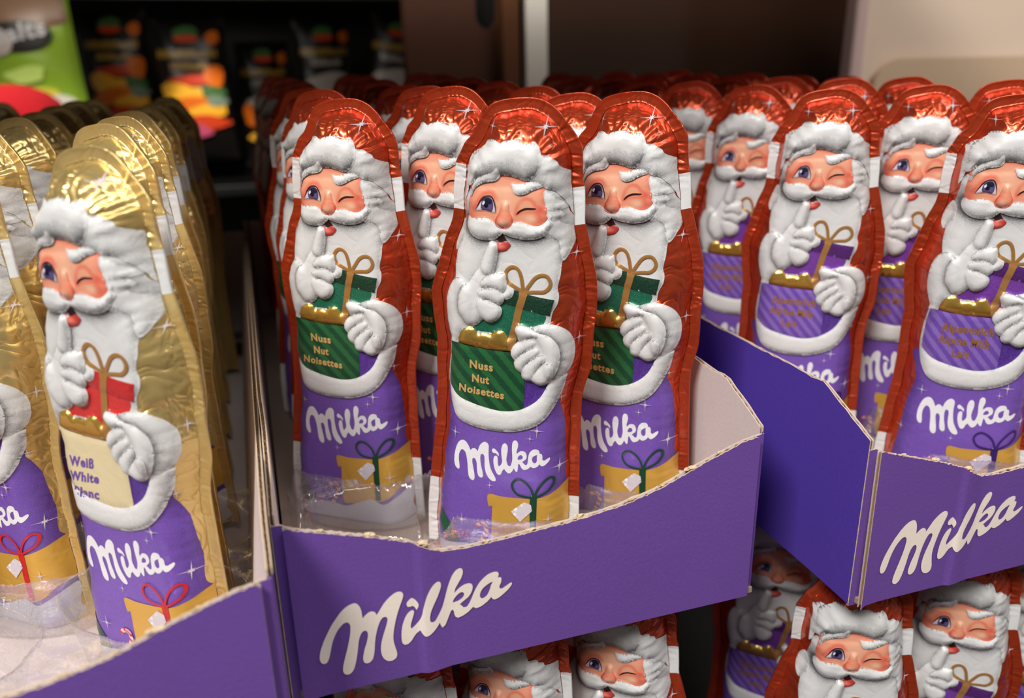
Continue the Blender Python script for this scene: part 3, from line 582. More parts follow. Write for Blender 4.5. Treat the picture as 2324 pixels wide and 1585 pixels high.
addp('eye', 'eye', patch(S['eye'], 4, .5, lin((234, 222, 232)), edge_shade(S['eye'], .35, .5, .6)), M_INK)
addp('iris', 'iris', patch(S['iris'], 5, .35, iriscol, 0), M_INK)
addp('pupil', 'pupil', patch(S['pupil'], 6, .5, lin((14, 12, 26)), 0), M_INK)
addp('pupil', 'pupil_shade', patch(S['pupil_shade'], 6, .5, lin((26, 24, 54)), 0), M_INK)
addp('eye_glint', 'glint', patch(S['glint'], 7, .5, lin((226, 216, 232)), 0), M_INK)
bulge = lambda s: np.clip(.15+np.sin(np.pi*s)*1.0, .1, 1)
addp('eyelid_line', 'lid_line', stroke_mesh(TR['lid_line'], .45, 7, lin((52, 22, 30)), bulge), M_INK)
addp('eyelid_line', 'lid_low', stroke_mesh(TR['lid_low'], .2, 7, lin((96, 40, 48)), bulge), M_INK)
addp('nose_line', 'nose_line', stroke_mesh(TR['nose_line'], .2, 7, lin((206, 84, 66)), bulge), M_INK)
addp('winking_eyelid', 'wink', patch(contour(TR['wink'], .3), 5, .6, lin((48, 16, 22)), 0), M_INK)
white('hat_fur', 'fur_back', 5, .85, .85, 2.2, .2, (), 3); white('fur_curl', 'fur_curl', 6, .85, .9, 3.0, .12, (), 3)
white('eyebrow', 'brow_l', 7, .6, .75, 1.2, .2); white('eyebrow', 'brow_r', 7, .6, .75, 1.0, .2)
white('raised_glove', 'glove_a', 6, .7, .7, 1.8, .3, (), 2)
for k_, l_ in (('fg_index', 7), ('fg_1', 7), ('fg_2', 8), ('fg_3', 9), ('fg_thumb', 5)): white('glove_finger', k_, l_, .6, .75, 1.0, .3)
white('glove_cuff', 'hcuff', 7, .8, .6, 1.4, .3, ((S['hglove'], 1.4, .8),), 2); white('holding_glove', 'hglove', 8, .8, .7, 1.6, .3, (), 2)
for k_, l_ in (('hf_thumb', 9), ('hf1', 9), ('hf2', 10), ('hf3', 11), ('hf4', 12)): white('glove_finger', k_, l_, .6, .75, .9, .3)
white('coat_fur', 'trim', 6, .8, .85, 1.5, .15, (), 2)
addp('sack_side', 'bag_side', patch(S['bag_side'], 3, .9, lin((84, 44, 150)), 0), M_SPECK)
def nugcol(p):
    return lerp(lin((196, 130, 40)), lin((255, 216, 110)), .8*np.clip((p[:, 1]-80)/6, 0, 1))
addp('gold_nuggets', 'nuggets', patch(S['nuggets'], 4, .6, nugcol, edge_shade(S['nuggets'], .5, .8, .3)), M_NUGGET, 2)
S['gift_body'] = contour(TR['gift_body'], .4)
RIB = lin((190, 138, 78))
addp('gift_ribbon', 'ribbon', patch(S['ribbon'], 5, .8, RIB, 0), M_METALINK, 2)
for k_ in ('bowl', 'bowr'): addp('gift_bow', k_, stroke_mesh(TR[k_], 1.15, 5, RIB), M_METALINK, 2)
LOGO_ME = union_meshes(logo_pf(), 2, lin((236, 236, 240)))
addp('lettering', 'logo', LOGO_ME, M_INK, 2)
sl = [TR['sp%d' % i] for i in range(13)]
for i, s_ in enumerate(sl): addp('printed_star', 'star%d' % i, union_meshes([star_pf(s_[:2], s_[2:])], 7, lin((214, 206, 214))), M_INK)
snow = contour([-22.6, 2.2, -22.4, 6, -15, 7.5, -8, 8.2, -2, 7.2, 3, 9, 9, 11.5, 14, 10, 19, 13, 22.5, 15, 22.6, 8, 22.4, 2.2, 10, 1.6, 0, 1.5, -12, 1.6], .5)
addp('printed_snow', 'snow', patch(snow, 5.5, 1.0, lin((206, 208, 222)), edge_shade(snow, .3, 2, .3)), M_WHITE)
cane = [-7.2, 7.5, -5.8, 10.5, -4.6, 13.4, -5.0, 15.6, -6.8, 16.2, -8.4, 14.8]
addp('candy_cane', 'cane', stroke_mesh(cane, 1.5, 4, lambda p: np.where((np.floor((p[:, 1]+p[:, 0]*.6)/1.2).astype(int) % 2 == 0)[:, None], np.array(lin((208, 40, 48))), np.array(lin((226, 214, 222))))), M_INK)
leaf = contour([-22.4, 18, -20.5, 17.5, -17.2, 14, -14.6, 8.8, -14.4, 5.5, -17.5, 6.3, -20.6, 9.5, -22.3, 13], .5)
addp('printed_leaf', 'leaf', patch(leaf, 3, .8, lin((24, 82, 56)), 0), M_INK)
STOPFL = ('hazelnut', 'alpine', 'white')
VAR = dict(
 hazelnut=dict(foil='red', bag=(lin((10, 70, 42)), M_GREENBAG), lid=lin((4, 58, 36)), gift=lin((14, 108, 80)), bow=lin((14, 66, 46)), txt=lin((240, 196, 120)), words=[('Nuss', 'tn1'), ('Nut', 'tn2'), ('Noisettes', 'tn3')]),
 alpine=dict(foil='red', bag=(lin((112, 74, 178)), M_LILACBAG), lid=lin((84, 26, 112)), gift=lin((122, 58, 168)), bow=lin((52, 26, 104)), txt=lin((176, 122, 56)), words=[('Alpenmilch', 'ta1'), ('Alpine Milk', 'ta2'), ('Lait', 'ta3')]),
 white=dict(foil='gold', bag=(lin((226, 210, 168)), M_INK), lid=lin((206, 30, 34)), gift=lin((222, 44, 42)), bow=lin((204, 34, 40)), txt=lin((110, 76, 168)), words=[('Wei\u00df', 'tw1'), ('White', 'tw2'), ('Blanc', 'tw3')]))
for vn, V in VAR.items():
    addp('sack', 'bag_'+vn, patch(S['bag'], 5, .8, V['bag'][0], edge_shade(S['bag'], .3, 1.5, .3)), V['bag'][1], 2)
    addp('gift_lid', 'lid_'+vn, patch(S['gift_lid'], 4, .8, V['lid'], 0), M_SPECK, 2)
    addp('gift_box', 'gift_'+vn, patch(S['gift_body'], 3, .8, V['gift'], 0), M_SPECK, 2)
    for k_ in ('gbowl', 'gbowr'): addp('printed_bow', k_+vn, stroke_mesh(TR[k_], .72, 5.5, V['bow']), M_INK)
    addp('printed_ribbon', 'gb_'+vn, patch(contour(TR['gift_band'], .5, True), 4.5, 1, V['bow'], 0), M_INK)
    addp('flavour_words', 'words_'+vn, union_meshes([word_loops(w_, TR[t_][0:2], TR[t_][2:4], TR[t_][4:6]) for w_, t_ in V['words']], 6, V['txt']), M_METALINK if vn != 'white' else M_INK)
COMMON = ['band_l', 'band_r', 'skirt', 'gift_print', 'gift_tag', 'beard', 'ear_curl', 'side_curl', 'side_lock', 'cuff_raised', 'face', 'mouth', 'lip', 'must_l', 'must_r', 'nose', 'eye', 'iris', 'pupil',
          'pupil_shade', 'glint', 'lid_line', 'lid_low', 'nose_line', 'wink', 'fur_back', 'fur_curl', 'brow_l', 'brow_r', 'glove_a', 'hcuff', 'hglove', 'trim', 'bag_side', 'nuggets', 'ribbon', 'bowl', 'bowr',
          'logo', *['star%d' % i for i in range(13)], 'snow', 'cane', 'leaf']
SUB = dict(fg_index='glove_a', fg_1='glove_a', fg_2='glove_a', fg_3='glove_a', fg_thumb='glove_a', hf_thumb='hglove', hf1='hglove', hf2='hglove', hf3='hglove', hf4='hglove', pupil='iris', glint='iris', pupil_shade='iris', iris='eye')
for k_ in ('eye', 'iris', 'brow_l', 'brow_r', 'mouth', 'lip', 'lid_line', 'wink', 'gift_print', 'fg_index'): PM[k_] = PM[k_][:2]+(2,)
def recipe(v):
    f = VAR[v]['foil']
    L = ['shell_'+f, 'back_'+f, 'rim_'+f]+COMMON+['fg_index', 'fg_1', 'fg_2', 'fg_3', 'fg_thumb', 'hf_thumb', 'hf1', 'hf2', 'hf3', 'hf4']
    if f == 'red': L += ['foot_l', 'foot_r']
    return L+[k+v for k in ('bag_', 'lid_', 'gift_', 'gbowl', 'gbowr', 'gb_', 'words_')]
def santa(v, x, y, yaw, roll=0, dz=0, lean=0, tier=1, label='', group=None):
    """tier 1 = every part, 2 = the larger ones, 3 = only those a glimpse between others can show"""
    t = empty('chocolate_santa', (x, y, dz), 0, label, 'chocolate figure', group)
    t.rotation_euler = (lean, roll, -yaw)
    made = {}
    L = [k for k in recipe(v) if PM[k][2] >= tier]
    L.sort(key=lambda k: (k in SUB) + (SUB.get(SUB.get(k)) is not None))
    for k in L:
        par = t; a = SUB.get(k)
        if a == 'iris': a = 'eye'                    # figure > eye > iris and pupil
        if a: 
            if a not in made: continue
            par = made[a]
        o = bpy.data.objects.new(PM[k][0], PM[k][1]); COL.objects.link(o); o.parent = par; made[k] = o
    for k, lb in (('bag_'+v, {'hazelnut': 'dark green striped sack with gold words', 'alpine': 'lilac striped sack with brown-gold words', 'white': 'cream sack with purple words'}[v]),
                  ('band_l', 'white stretch of the rim'), ('band_r', 'white stretch of the rim'), ('foot_l', 'white foot of the rim'), ('foot_r', 'white foot of the rim'), ('nuggets', 'shiny gold nuggets')):
        if k in made: made[k]['label'] = lb
    return t

# ------------------------------------------------------------------ cardboard boxes
def card(name, c, rough=.55, bs=.18):
    t = NT(name); co = t.coord(); a = t.noise(co, 1500, 3, .6); b = t.noise(co, 60, 2)
    c0 = t.mix(t.math('MULTIPLY', b, .35), lin(c), tuple(x*.8 for x in lin(c)))
    c1 = t.mix(t.math('MULTIPLY', t.math('SUBTRACT', a, .35, True), .7), c0, tuple(min(1, x*1.35+.01) for x in lin(c)))
    t.l(c1, t.b.inputs['Base Color']); t.set(Roughness=rough); t.bump(t.noise(co, 900, 3, .6), bs, .0004); return t.m
M_PURP = card('purple_printed_card', (112, 78, 160), .40)
M_PURP_SIDE = card('violet_printed_card', (90, 66, 172), .33)
M_CARDIN = card('grey_white_card', (222, 208, 206), .8, .12)
M_BASE = card('shaded_base_card', (158, 140, 128), .8, .12)  # browned so the floor's colour carries the dimness inside the box
M_KRAFT = card('torn_card_edge', (206, 184, 156), .9, .5)
M_FLUTE = card('brown_fluting', (150, 120, 92), .9, .3)
M_CREAM = card('cream_lettering', (255, 240, 226), .5, .1)
FRONT = [(0, 56.5), (3, 54.6), (10.4, 52.3), (24, 48.0), (34.8, 44.0), (38.0, 42.0), (42, 39.8), (48.5, 39.2), (61.6, 39.9), (84.2, 41.6), (98, 43.6), (110.7, 46.8), (125.4, 52.8), (138.5, 57.4), (142.7, 58.3), (147.6, 59.2)]
SIDE = [(0, 58.8), (6.5, 61.5), (14.4, 65.1), (25.5, 69.6), (28.5, 68.6), (42, 69.2), (500, 69.2)]
def prof(P, a): return np.interp(a, [p[0] for p in P], [p[1] for p in P])
def sheet(a, topz, off, thick, to3, nz=14, jag=0.0, bot=0.0):
    """one liner of the corrugated board: a thin slab under the profile; outer face, inner face, rims"""
    A = len(a); top = topz+rng.normal(0, jag, A); V = []; F = []; MI = []
    for side in (0, 1):
        for k in range(nz+1):
            z = bot+(top-bot)*k/nz
            V += [to3(a[i], off(a[i], z[i])+side*thick, z[i]) for i in range(A)]
    N = A*(nz+1)
    for k in range(nz):
        for i in range(A-1):
            q = k*A+i; F.append((q, q+1, q+A+1, q+A)); MI.append(0)
            F.append((N+q+A, N+q+A+1, N+q+1, N+q)); MI.append(1)
    for i in range(A-1):
        q = nz*A+i; F.append((q, q+1, N+q+1, N+q)); MI.append(2)
    for k in range(nz):
        for e in (0, A-1):
            q = k*A+e; f = (q, q+A, N+q+A, N+q); F.append(f if e == 0 else f[::-1]); MI.append(2)
    return V, F, MI
def board(name, P, a0, a1, off, to3, parent, outer, inner, step=1.3, th=1.9, jag=.12, period=3.4, bot=0.0, wall_out=.35):
    a = np.arange(a0, a1+step*.5, step); a[-1] = a1; top = prof(P, a)
    V1, F1, M1 = sheet(a, top, off, wall_out, to3, jag=jag, bot=bot)
    V2, F2, M2 = sheet(a, top-.15, lambda x, z: off(x, z)+th-.35, .35, to3, jag=jag, bot=bot)
    M2 = [{0: 1, 1: 1, 2: 2}[m] for m in M2]
    V3, F3 = [], []
    b = np.arange(a0+.3, a1-.3, .45); tb = prof(P, b)-.45+rng.normal(0, .12, len(b))
    for x, z in zip(b, tb):
        y = wall_out+(th-.7)/2*(1+math.sin(2*math.pi*x/period))
        V3 += [to3(x, off(x, bot)+y, bot+.2), to3(x, off(x, z)+y, z)]
    n = len(b); F3 = [(2*i, 2*i+2, 2*i+3, 2*i+1) for i in range(n-1)]
    # a mesh each for the liners; the fluting is one wavy sheet between them
    k1 = len(V1); k2 = k1+len(V2)
    F = F1+[tuple(i+k1 for i in f) for f in F2]+[tuple(i+k2 for i in f) for f in F3]
    me = mesh([Vector(v)/1000 for v in V1+V2+V3], F, False, M1+M2+[3]*len(F3))
    return obj(name, me, parent, [outer, inner, M_KRAFT, M_FLUTE])
def crumb(loc, r, parent, seed):
    bm = bmesh.new(); bmesh.ops.create_icosphere(bm, subdivisions=2, radius=r); R_ = random.Random(seed)
    for v in bm.verts: v.co = Vector((v.co.x*1.7, v.co.y*.8, v.co.z*.7))*(1+R_.uniform(-.6, .9))
    me = bpy.data.meshes.new('m'); bm.to_mesh(me); bm.free(); o = obj('torn_tuft', me, parent, M_KRAFT); o.location = loc; return o
DEPTH = 400.0
def display_box(x0, y0, label, lean_right=0.0, base_dz=0.0, z0=0.0, base_mat=None):
    b = empty('display_box', (x0, y0, z0), 0, label, 'box', 'open purple display boxes')
    def offf(a, z):
        w = 0.0
        if 34 < a < 45: w = -.9*math.exp(-((a-36.5)/1.5)**2) if a < 36.5 else -.9*(.5+.5*math.cos(math.pi*min(1, (a-36.5)/8.5)))**1.0
        if a < 12: w -= .9*(1-z/56)*(1-a/12)**2
        w -= .5*math.sin(math.pi*z/60)*math.sin(math.pi*min(1, max(0, (a-45)/100)))   # slight bow of the panel
        return w
    board('inner_front_panel', FRONT, -2.2, 147.2, lambda a, z: 0, lambda a, y, z: (a, y+2.0, z-.8), b, M_PURP, M_CARDIN, step=2.5, th=.95, period=2.4)
    fp = board('front_panel', FRONT, .6, 144.8, offf, lambda a, y, z: (a, y, z-(1.1*max(0, 1-(a-.6)/1.6)**2)-(1.1*max(0, 1-(144.8-a)/1.6)**2 if z > 40 else 0)), b, M_PURP, M_CARDIN, step=.65)
    # logo on the front panel
    vs, fs, k = [], [], 0
    for i, C in enumerate(LOGO):
        p, f = tri([C]+LOGO_H.get(i, []), .65)
        vs.append(np.array([(q[0], offf(q[0], q[1])-.26, q[1]) for q in p])/1000); fs.append(f+k); k += len(p)
    lt = obj('lettering', mesh(np.concatenate(vs), np.concatenate(fs), True), fp, M_CREAM)
    for i, ta in enumerate((9.5, 22.5, 37.0, 55.5, 69.0, 85.0, 101.0, 112.0, 121.0, 131.0)):
        crumb((ta/1000, .0009, (prof(FRONT, ta)+.1)/1000), .00048+.00022*((i*7) % 3), fp, i)
    # rounded corner strip on the right, and the tucked tab on the left
    cp = []
    for k in range(6): an = k/5*math.pi/2; cp.append((146.3+1.6*math.sin(an), 3.6-1.6*math.cos(an)))
    V = []; F = []
    for j, (x, y) in enumerate(cp):
        V += [(x/1000, y/1000, 0), (x/1000, y/1000, .0589)]
    F = [(2*i, 2*i+2, 2*i+3, 2*i+1) for i in range(5)]
    obj('corner_fold', mesh(V, F), b, M_PURP)
    def sr(a, y, z):
        f = min(1, max(0, (a-8)/30)); s = (1-z/69.0)
        return (147.8-y-lean_right*s*f, a, z)
    board('side_panel', SIDE, 3.4, DEPTH, lambda a, z: 0, sr, b, M_PURP_SIDE, M_CARDIN, step=4.0, th=1.5)
    board('side_panel', SIDE, .2, DEPTH, lambda a, z: .5*math.sin(math.pi*min(1, a/60)), lambda a, y, z: (-2.5+y, a+1.9, z), b, M_PURP_SIDE, M_CARDIN, step=3.0, th=1.5)
    board('back_panel', [(0, 69), (150, 69)], 1, 146, lambda a, z: 0, lambda a, y, z: (a, DEPTH-y, z), b, M_PURP_SIDE, M_CARDIN, step=6)
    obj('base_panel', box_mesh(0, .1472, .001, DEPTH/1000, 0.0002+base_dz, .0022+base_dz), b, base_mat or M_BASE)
    return b
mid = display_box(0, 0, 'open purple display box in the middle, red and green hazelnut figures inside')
left_b = display_box(-.1503, -.0245, 'open purple display box on the left holding gold wrapped figures', lean_right=9.0, base_dz=-.0086, z0=-.002, base_mat=M_CARDIN)
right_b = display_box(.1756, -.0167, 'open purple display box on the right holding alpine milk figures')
# outer flap edge glued on the left box's front
# clear moulded trays
def plastic():
    t = NT('clear_plastic'); t.t.nodes.remove(t.b)
    tr = t.n('ShaderNodeBsdfTransparent'); tr.inputs[0].default_value = (.96, .96, .97, 1)
    gl = t.n('ShaderNodeBsdfGlossy'); gl.inputs['Roughness'].default_value = .05; gl.inputs[0].default_value = (1, 1, 1, 1)
    df = t.n('ShaderNodeBsdfTranslucent'); df.inputs[0].default_value = (.9, .9, .92, 1)
    df2 = t.n('ShaderNodeBsdfDiffuse'); df2.inputs[0].default_value = (.9, .9, .92, 1)
    fr = t.n('ShaderNodeLayerWeight'); fr.inputs['Blend'].default_value = .25
    bp = t.n('ShaderNodeBump'); bp.inputs['Strength'].default_value = .5; bp.inputs['Distance'].default_value = .001
    t.l(t.noise(t.coord(), 160, 3, .5, 1.0), bp.inputs['Height']); t.l(bp.outputs[0], gl.inputs['Normal']); t.l(bp.outputs[0], fr.inputs['Normal'])
    a = t.n('ShaderNodeMixShader'); a.inputs[0].default_value = .06; t.l(tr.outputs[0], a.inputs[1]); t.l(df2.outputs[0], a.inputs[2])
    b = t.n('ShaderNodeMixShader'); t.l(t.math('ADD', t.math('MULTIPLY', fr.outputs['Facing'], .5), .06), b.inputs[0]); t.l(a.outputs[0], b.inputs[1]); t.l(gl.outputs[0], b.inputs[2])
    t.l(b.outputs[0], t.o.inputs['Surface']); return t.m
M_PLASTIC = plastic()
def tray(x0, y0, z0, spots, empty_spot, label, yl=112):
    xs = np.arange(3, 144.5, .9); ys = np.arange(5.2, yl, .9); X, Y = np.meshgrid(xs, ys)
    Z = np.full(X.shape, 27.0)
    def ss(t): t = np.clip(t, 0, 1); return t*t*(3-2*t)
    Z -= 21*(1-ss((Y-5)/7))
    Z -= 20*(1-ss((X-3)/4))+20*(1-ss((144-X)/4))*0
    for (sx, sy, yaw) in spots:
        c, s = math.cos(yaw), math.sin(yaw); u = (X-sx)*c-(Y-sy)*s; w = (X-sx)*s+(Y-sy)*c
        r = np.sqrt((u/32)**2+((w+2)/18)**2); Z = np.minimum(Z, 3.5+23.5*ss((r-.90)/.2)+1.3*np.exp(-((r-1.12)/.035)**2))
    sx, sy, yaw = empty_spot
    r = np.sqrt(((X-sx)/28)**2+((Y-sy)/25)**2); bowl = 5+19*ss((r-.70)/.30)+1.5*np.exp(-((r-1.0)/.03)**2)+.7*np.cos(np.clip(r, 0, .6)*34)*(r < .6)
    Z = np.where(r < 1.05, np.minimum(Z, bowl), Z)
    Z += .5*np.sin(X*.35+Y*.11)*np.sin(Y*.42)
    Z = np.maximum(Z, 3.0)
    n, m = X.shape; V = np.stack([X, Y, Z], -1).reshape(-1, 3)/1000
    F = [(j*m+i, j*m+i+1, (j+1)*m+i+1, (j+1)*m+i) for j in range(n-1) for i in range(m-1)]
    o = obj('plastic_tray', mesh(V, F), None, M_PLASTIC); o.location = (x0, y0, z0)
    tag(o, label, 'tray', 'clear moulded trays'); return o
YW = math.radians(37)
tray(0, 0, .0005, [(76, 50, .55), (124, 54, .75), (31, 98, YW), (76, 98, YW), (122, 98, YW)], (29, 48, 0), 'clear plastic tray with an empty pocket in the middle display box')
tray(-.1503, -.0245, -.0095, [(114, 64, .7), (64, 112, .63), (112, 112, .7), (25, 112, YW)], (52, 55, 0), 'clear plastic tray with a crinkled empty pocket in the left display box', 125)
tray(.1756, -.0167, .0005, [(81, 47, .69), (42, 97, .64), (89, 94, YW), (130, 47, YW)], (32, 46, 0), 'clear plastic tray standing in the right display box')

# ------------------------------------------------------------------ the figures
def R_(d): return math.radians(d)
NUT, ALP, WHT = 'hazelnut', 'alpine', 'white'
santa(NUT, .0763, .0500, R_(31.3), R_(2.7), .0021, 0, 1, 'red foil chocolate Santa with green hazelnut sack, front centre of the middle box')
santa(NUT, .0314, .0983, R_(32.6), R_(1.9), .0016, 0, 1, 'red foil hazelnut Santa behind the empty tray pocket, left in the middle box')
santa(NUT, .1237, .0541, R_(43.3), R_(-.5), .0023, 0, 1, 'red foil hazelnut Santa standing right of the front centre one, beside the bare card wall')
santa(NUT, .0715, .0990, R_(40), R_(1), .0045, 0, 1, 'red foil hazelnut Santa half hidden behind the front centre figure, one eye showing')
santa(ALP, .2183, .0804, R_(36.6), R_(.4), .0002, 0, 1, 'red foil alpine milk Santa with lilac sack, nearest the right box\'s left wall')
santa(ALP, .2571, .0297, R_(39.5), R_(.2), -.0014, 0, 1, 'red foil alpine milk Santa standing foremost in the right box, cut by the edge')
santa(ALP, .2660, .0790, R_(40), 0, .0005, 0, 1, 'red foil alpine milk Santa squeezed between the two nearest of the right box')
santa(ALP, .2290, .1370, R_(44), R_(-2), .0005, 0, 1, 'shaded alpine milk Santa left of the nearest lilac sack, third row of the right box')
santa(WHT, -.0363, .0398, R_(40.1), R_(.3), -.0062, 0, 1, 'gold foil white chocolate Santa with cream sack, nearest in the left box')
santa(WHT, -.0855, .0892, R_(36.2), R_(1.7), -.0084, 0, 1, 'gold foil white chocolate Santa at the left picture edge above the empty pocket')
santa(WHT, -.0369, .0735, R_(43), R_(.4), -.0027, 0, 2, 'gold foil Santa pressed right behind the nearest gold one, only its rim showing')
rows = ['first', 'second', 'third', 'fourth', 'fifth', 'sixth', 'seventh', 'eighth', 'ninth']
def back_rows(v, cols, y0, k0, k1, dz, boxname, word, grp, yaw0=37, colnames=('left', 'middle', 'right'), skip=(), rise=0.0):
    for k in range(k0, k1):
        for c, x in enumerate(cols):
            if (k, c) in skip: continue
            j = random.Random(k*17+c*5+len(boxname)*3)
            santa(v, x+j.uniform(-.0018, .0018), y0+.047*k+j.uniform(-.003, .003), R_(yaw0+j.uniform(-5, 5)), R_(j.uniform(-1.2, 1.2)), dz+j.uniform(-.0008, .0012)+rise*(k-1), R_(j.uniform(-.8, .8)),
                  1 if k < 3 else 2 if k < 6 else 3, '%s Santa, %s row from the front, %s column of the %s box' % (word, rows[k], colnames[c], boxname), grp)
back_rows(NUT, (.031, .076, .122), .052, 1, 8, .0015, 'middle', 'red foil hazelnut', 'hazelnut figures in the rows behind', skip=((1, 0), (1, 1)), rise=.0009)
back_rows(ALP, (.2135, .2600, .3050), .032, 0, 8, .0010, 'right', 'red foil alpine milk', 'alpine milk figures in the rows behind', skip=((0, 0), (0, 1), (1, 0), (1, 1), (2, 0)), rise=.0006)
back_rows(WHT, (-.127, -.083, -.0385), .035, 1, 8, -.0040, 'left', 'gold foil white chocolate', 'gold figures in the rows behind', skip=((1, 1), (1, 2)), yaw0=39)
# lower tier
santa(NUT, .0318, .0338, R_(36.7), 0, -.1600, 0, 1, 'Santa under the middle box whose white fur trim alone peeps out, leftmost of three below')
santa(NUT, .0696, .0277, R_(38.3), R_(.6), -.1585, 0, 1, 'winking Santa under the middle box, second of three, hat hidden by the card')
santa(NUT, .1108, .0263, R_(37.1), R_(.1), -.1585, 0, 1, 'winking Santa under the middle box, right one of three beside the dark gap')
santa(ALP, .1939, .0032, R_(29), R_(-.5), -.1580, 0, 1, 'Santa below the front corner of the right box, pointing a gloved finger up')
santa(ALP, .2459, .0067, R_(36.6), 0, -.1608, 0, 1, 'Santa under the right box with purple gift, right of the one below its corner')
santa(ALP, .2935, .0090, R_(37), 0, -.1600, 0, 2, 'Santa under the right box cut off by the right picture edge')
santa(ALP, .2030, .0580, R_(38), 0, -.1600, 0, 1, 'dark shaded Santa in the gap between the middle and right boxes, lower tier')
santa(ALP, .1660, .1250, R_(37), 0, -.1600, 0, 3, 'Santa of which a dark red rim shows in the black lower gap between the boxes')
for i, (x, y) in enumerate([(.0318, .081), (.0710, .076), (.115, .075), (.25, .055), (.297, .058)]):
    santa(NUT if x < .15 else ALP, x, y, R_(37), 0, -.1600, 0, 2, '%s red foil Santa of the second lower row, deep in shade' % ['first', 'second', 'third', 'fourth', 'last'][i], 'shaded figures of the lower tier')
for x0, y0, nm in ((-.012, -.022, 'middle'), (.150, -.045, 'right')):
    b = empty('display_box', (x0, y0, -.163), 0, 'lower display box under the %s figures, mostly out of view' % nm, 'box')
    obj('base_panel', box_mesh(0, .158, 0, .40, 0, .002), b, M_DARK)  # base coloured black so the lower gap reads as deep shade
    for xx in (0, .156): obj('side_panel', box_mesh(xx, xx+.002, 0, .40, .002, .069), b, M_PURP_SIDE)
    obj('front_panel', box_mesh(0.002, .156, 0, .002, .002, .045), b, M_PURP)
obj('dark_gap_board', box_mesh(-.30, .80, .34, .35, -.163, -.002), None, M_DARK); tag(bpy.data.objects['dark_gap_board'], 'black board added behind the lower tier to keep its gap dark', 'board')  # added black sheet standing in for the shade in the lower gap
# pallet shelf that carries the lower boxes
obj('display_shelf', box_mesh(-.60, .95, -.07, .62, -.185, -.1635, .002), None, M_BROWN); tag(bpy.data.objects['display_shelf'], 'brown wooden shelf board under the stacked display boxes', 'shelf')
sh = obj('shading_shelf', box_mesh(-.70, .42, -.012, .40, .350, .372, .002), None, M_BROWN); tag(sh, 'unseen brown wooden shelf board set to shade the rear rows of figures', 'shelf')  # out of view, its extent chosen to keep lamp light off the rear rows

# ------------------------------------------------------------------ behind the display
pm = empty('wooden_post', (0, 0, 0), 0, 'brown wooden upright behind the middle box with a dark rounded slot', 'post')
def slot_panel():
    # board with a keyhole slot cut from above
    x0, x1, z0, z1 = 158, 262, -160, 420; c = (237, 213); r = 12
    L = [np.array(p, float) for p in ((x0, z0), (x1, z0), (x1, z1), (x0, z1))]
    o = contour([q for p in L for q in p], 12, True)
    hole = np.array([(c[0]+r*math.cos(a), c[1]+r*math.sin(a)) for a in np.linspace(math.pi, 2*math.pi, 12)]+[(c[0]+r, 300), (c[0]-r, 300)])
    p, f = tri([o, hole], 15); V = np.stack([p[:, 0], 0*p[:, 0], p[:, 1]], 1)
    n = len(p); V = np.concatenate([V, V+np.array([0, 18, 0])])/1000; V[:, 1] += .598
    F = [tuple(q) for q in f]+[tuple(q[::-1]+n) for q in f]
    return mesh(V, F, False)
obj('board', slot_panel(), pm, M_BROWN)
obj('slot_back', box_mesh(.220, .256, .617, .620, .18, .32), pm, M_DARK)
obj('edge_batten', box_mesh(.2475, .2640, .586, .600, -.16, .42, .001), pm, simple('lighter_wood', (104, 62, 34), .4, ns=60, var=.3))
M_BEIGE = simple('beige_plastic', (222, 200, 180), .45, ns=20)
M_GLOSSB = NT('dark_brown_gloss').set(Base_Color=lin((58, 38, 28)), Roughness=.16, Metallic=.0, Specular_IOR_Level=.6).m
pn = empty('dark_back_panel', (0, 0, 0), 0, 'glossy dark brown panel behind the red figures, between the post and the beige side', 'panel')
obj('panel', box_mesh(.294, .662, .603, .610, -.16, .46, .001), pn, M_GLOSSB)
obj('white_edge', box_mesh(.2740, .2965, .597, .607, -.16, .46, .001), pn, simple('white_edge_plastic', (232, 224, 212), .4))
bp_ = empty('beige_side_panel', (0, 0, 0), 0, 'large pale beige panel behind the right box', 'panel')
me = box_mesh(.545, 1.2, .455, .470, -.16, .50, .004); obj('panel', me, bp_, M_BEIGE)
obj('edge_strip', box_mesh(.533, .547, .450, .466, -.16, .50, .003), bp_, simple('pale_rose_edge', (206, 178, 172), .4))
def round_card():
    x0, x1, z0, z1, r = 557, 900, -60, 167.5, 26
    pts = [(x0, z0), (x1, z0), (x1, z1)]+[(x0+r-r*math.sin(a), z1-r+r*math.cos(a)) for a in np.linspace(0, math.pi/2, 14)]
    C = np.array(pts, float); V = []; F = []; n = len(C)
    for y in (0, 4): V += [(a, y, b) for a, b in C]
    F = [tuple(range(n)), tuple(range(2*n-1, n-1, -1))]+[(i, i+n, (i+1) % n+n, (i+1) % n) for i in range(n)]
    return mesh([(a/1000, .446+b/1000, c/1000) for a, b, c in V], F, False)
rc = obj('rounded_card', round_card(), None, [simple('tan_card', (206, 178, 150), .5, ns=20)]); tag(rc, 'tan card with a rounded top left corner in front of the beige panel', 'card')

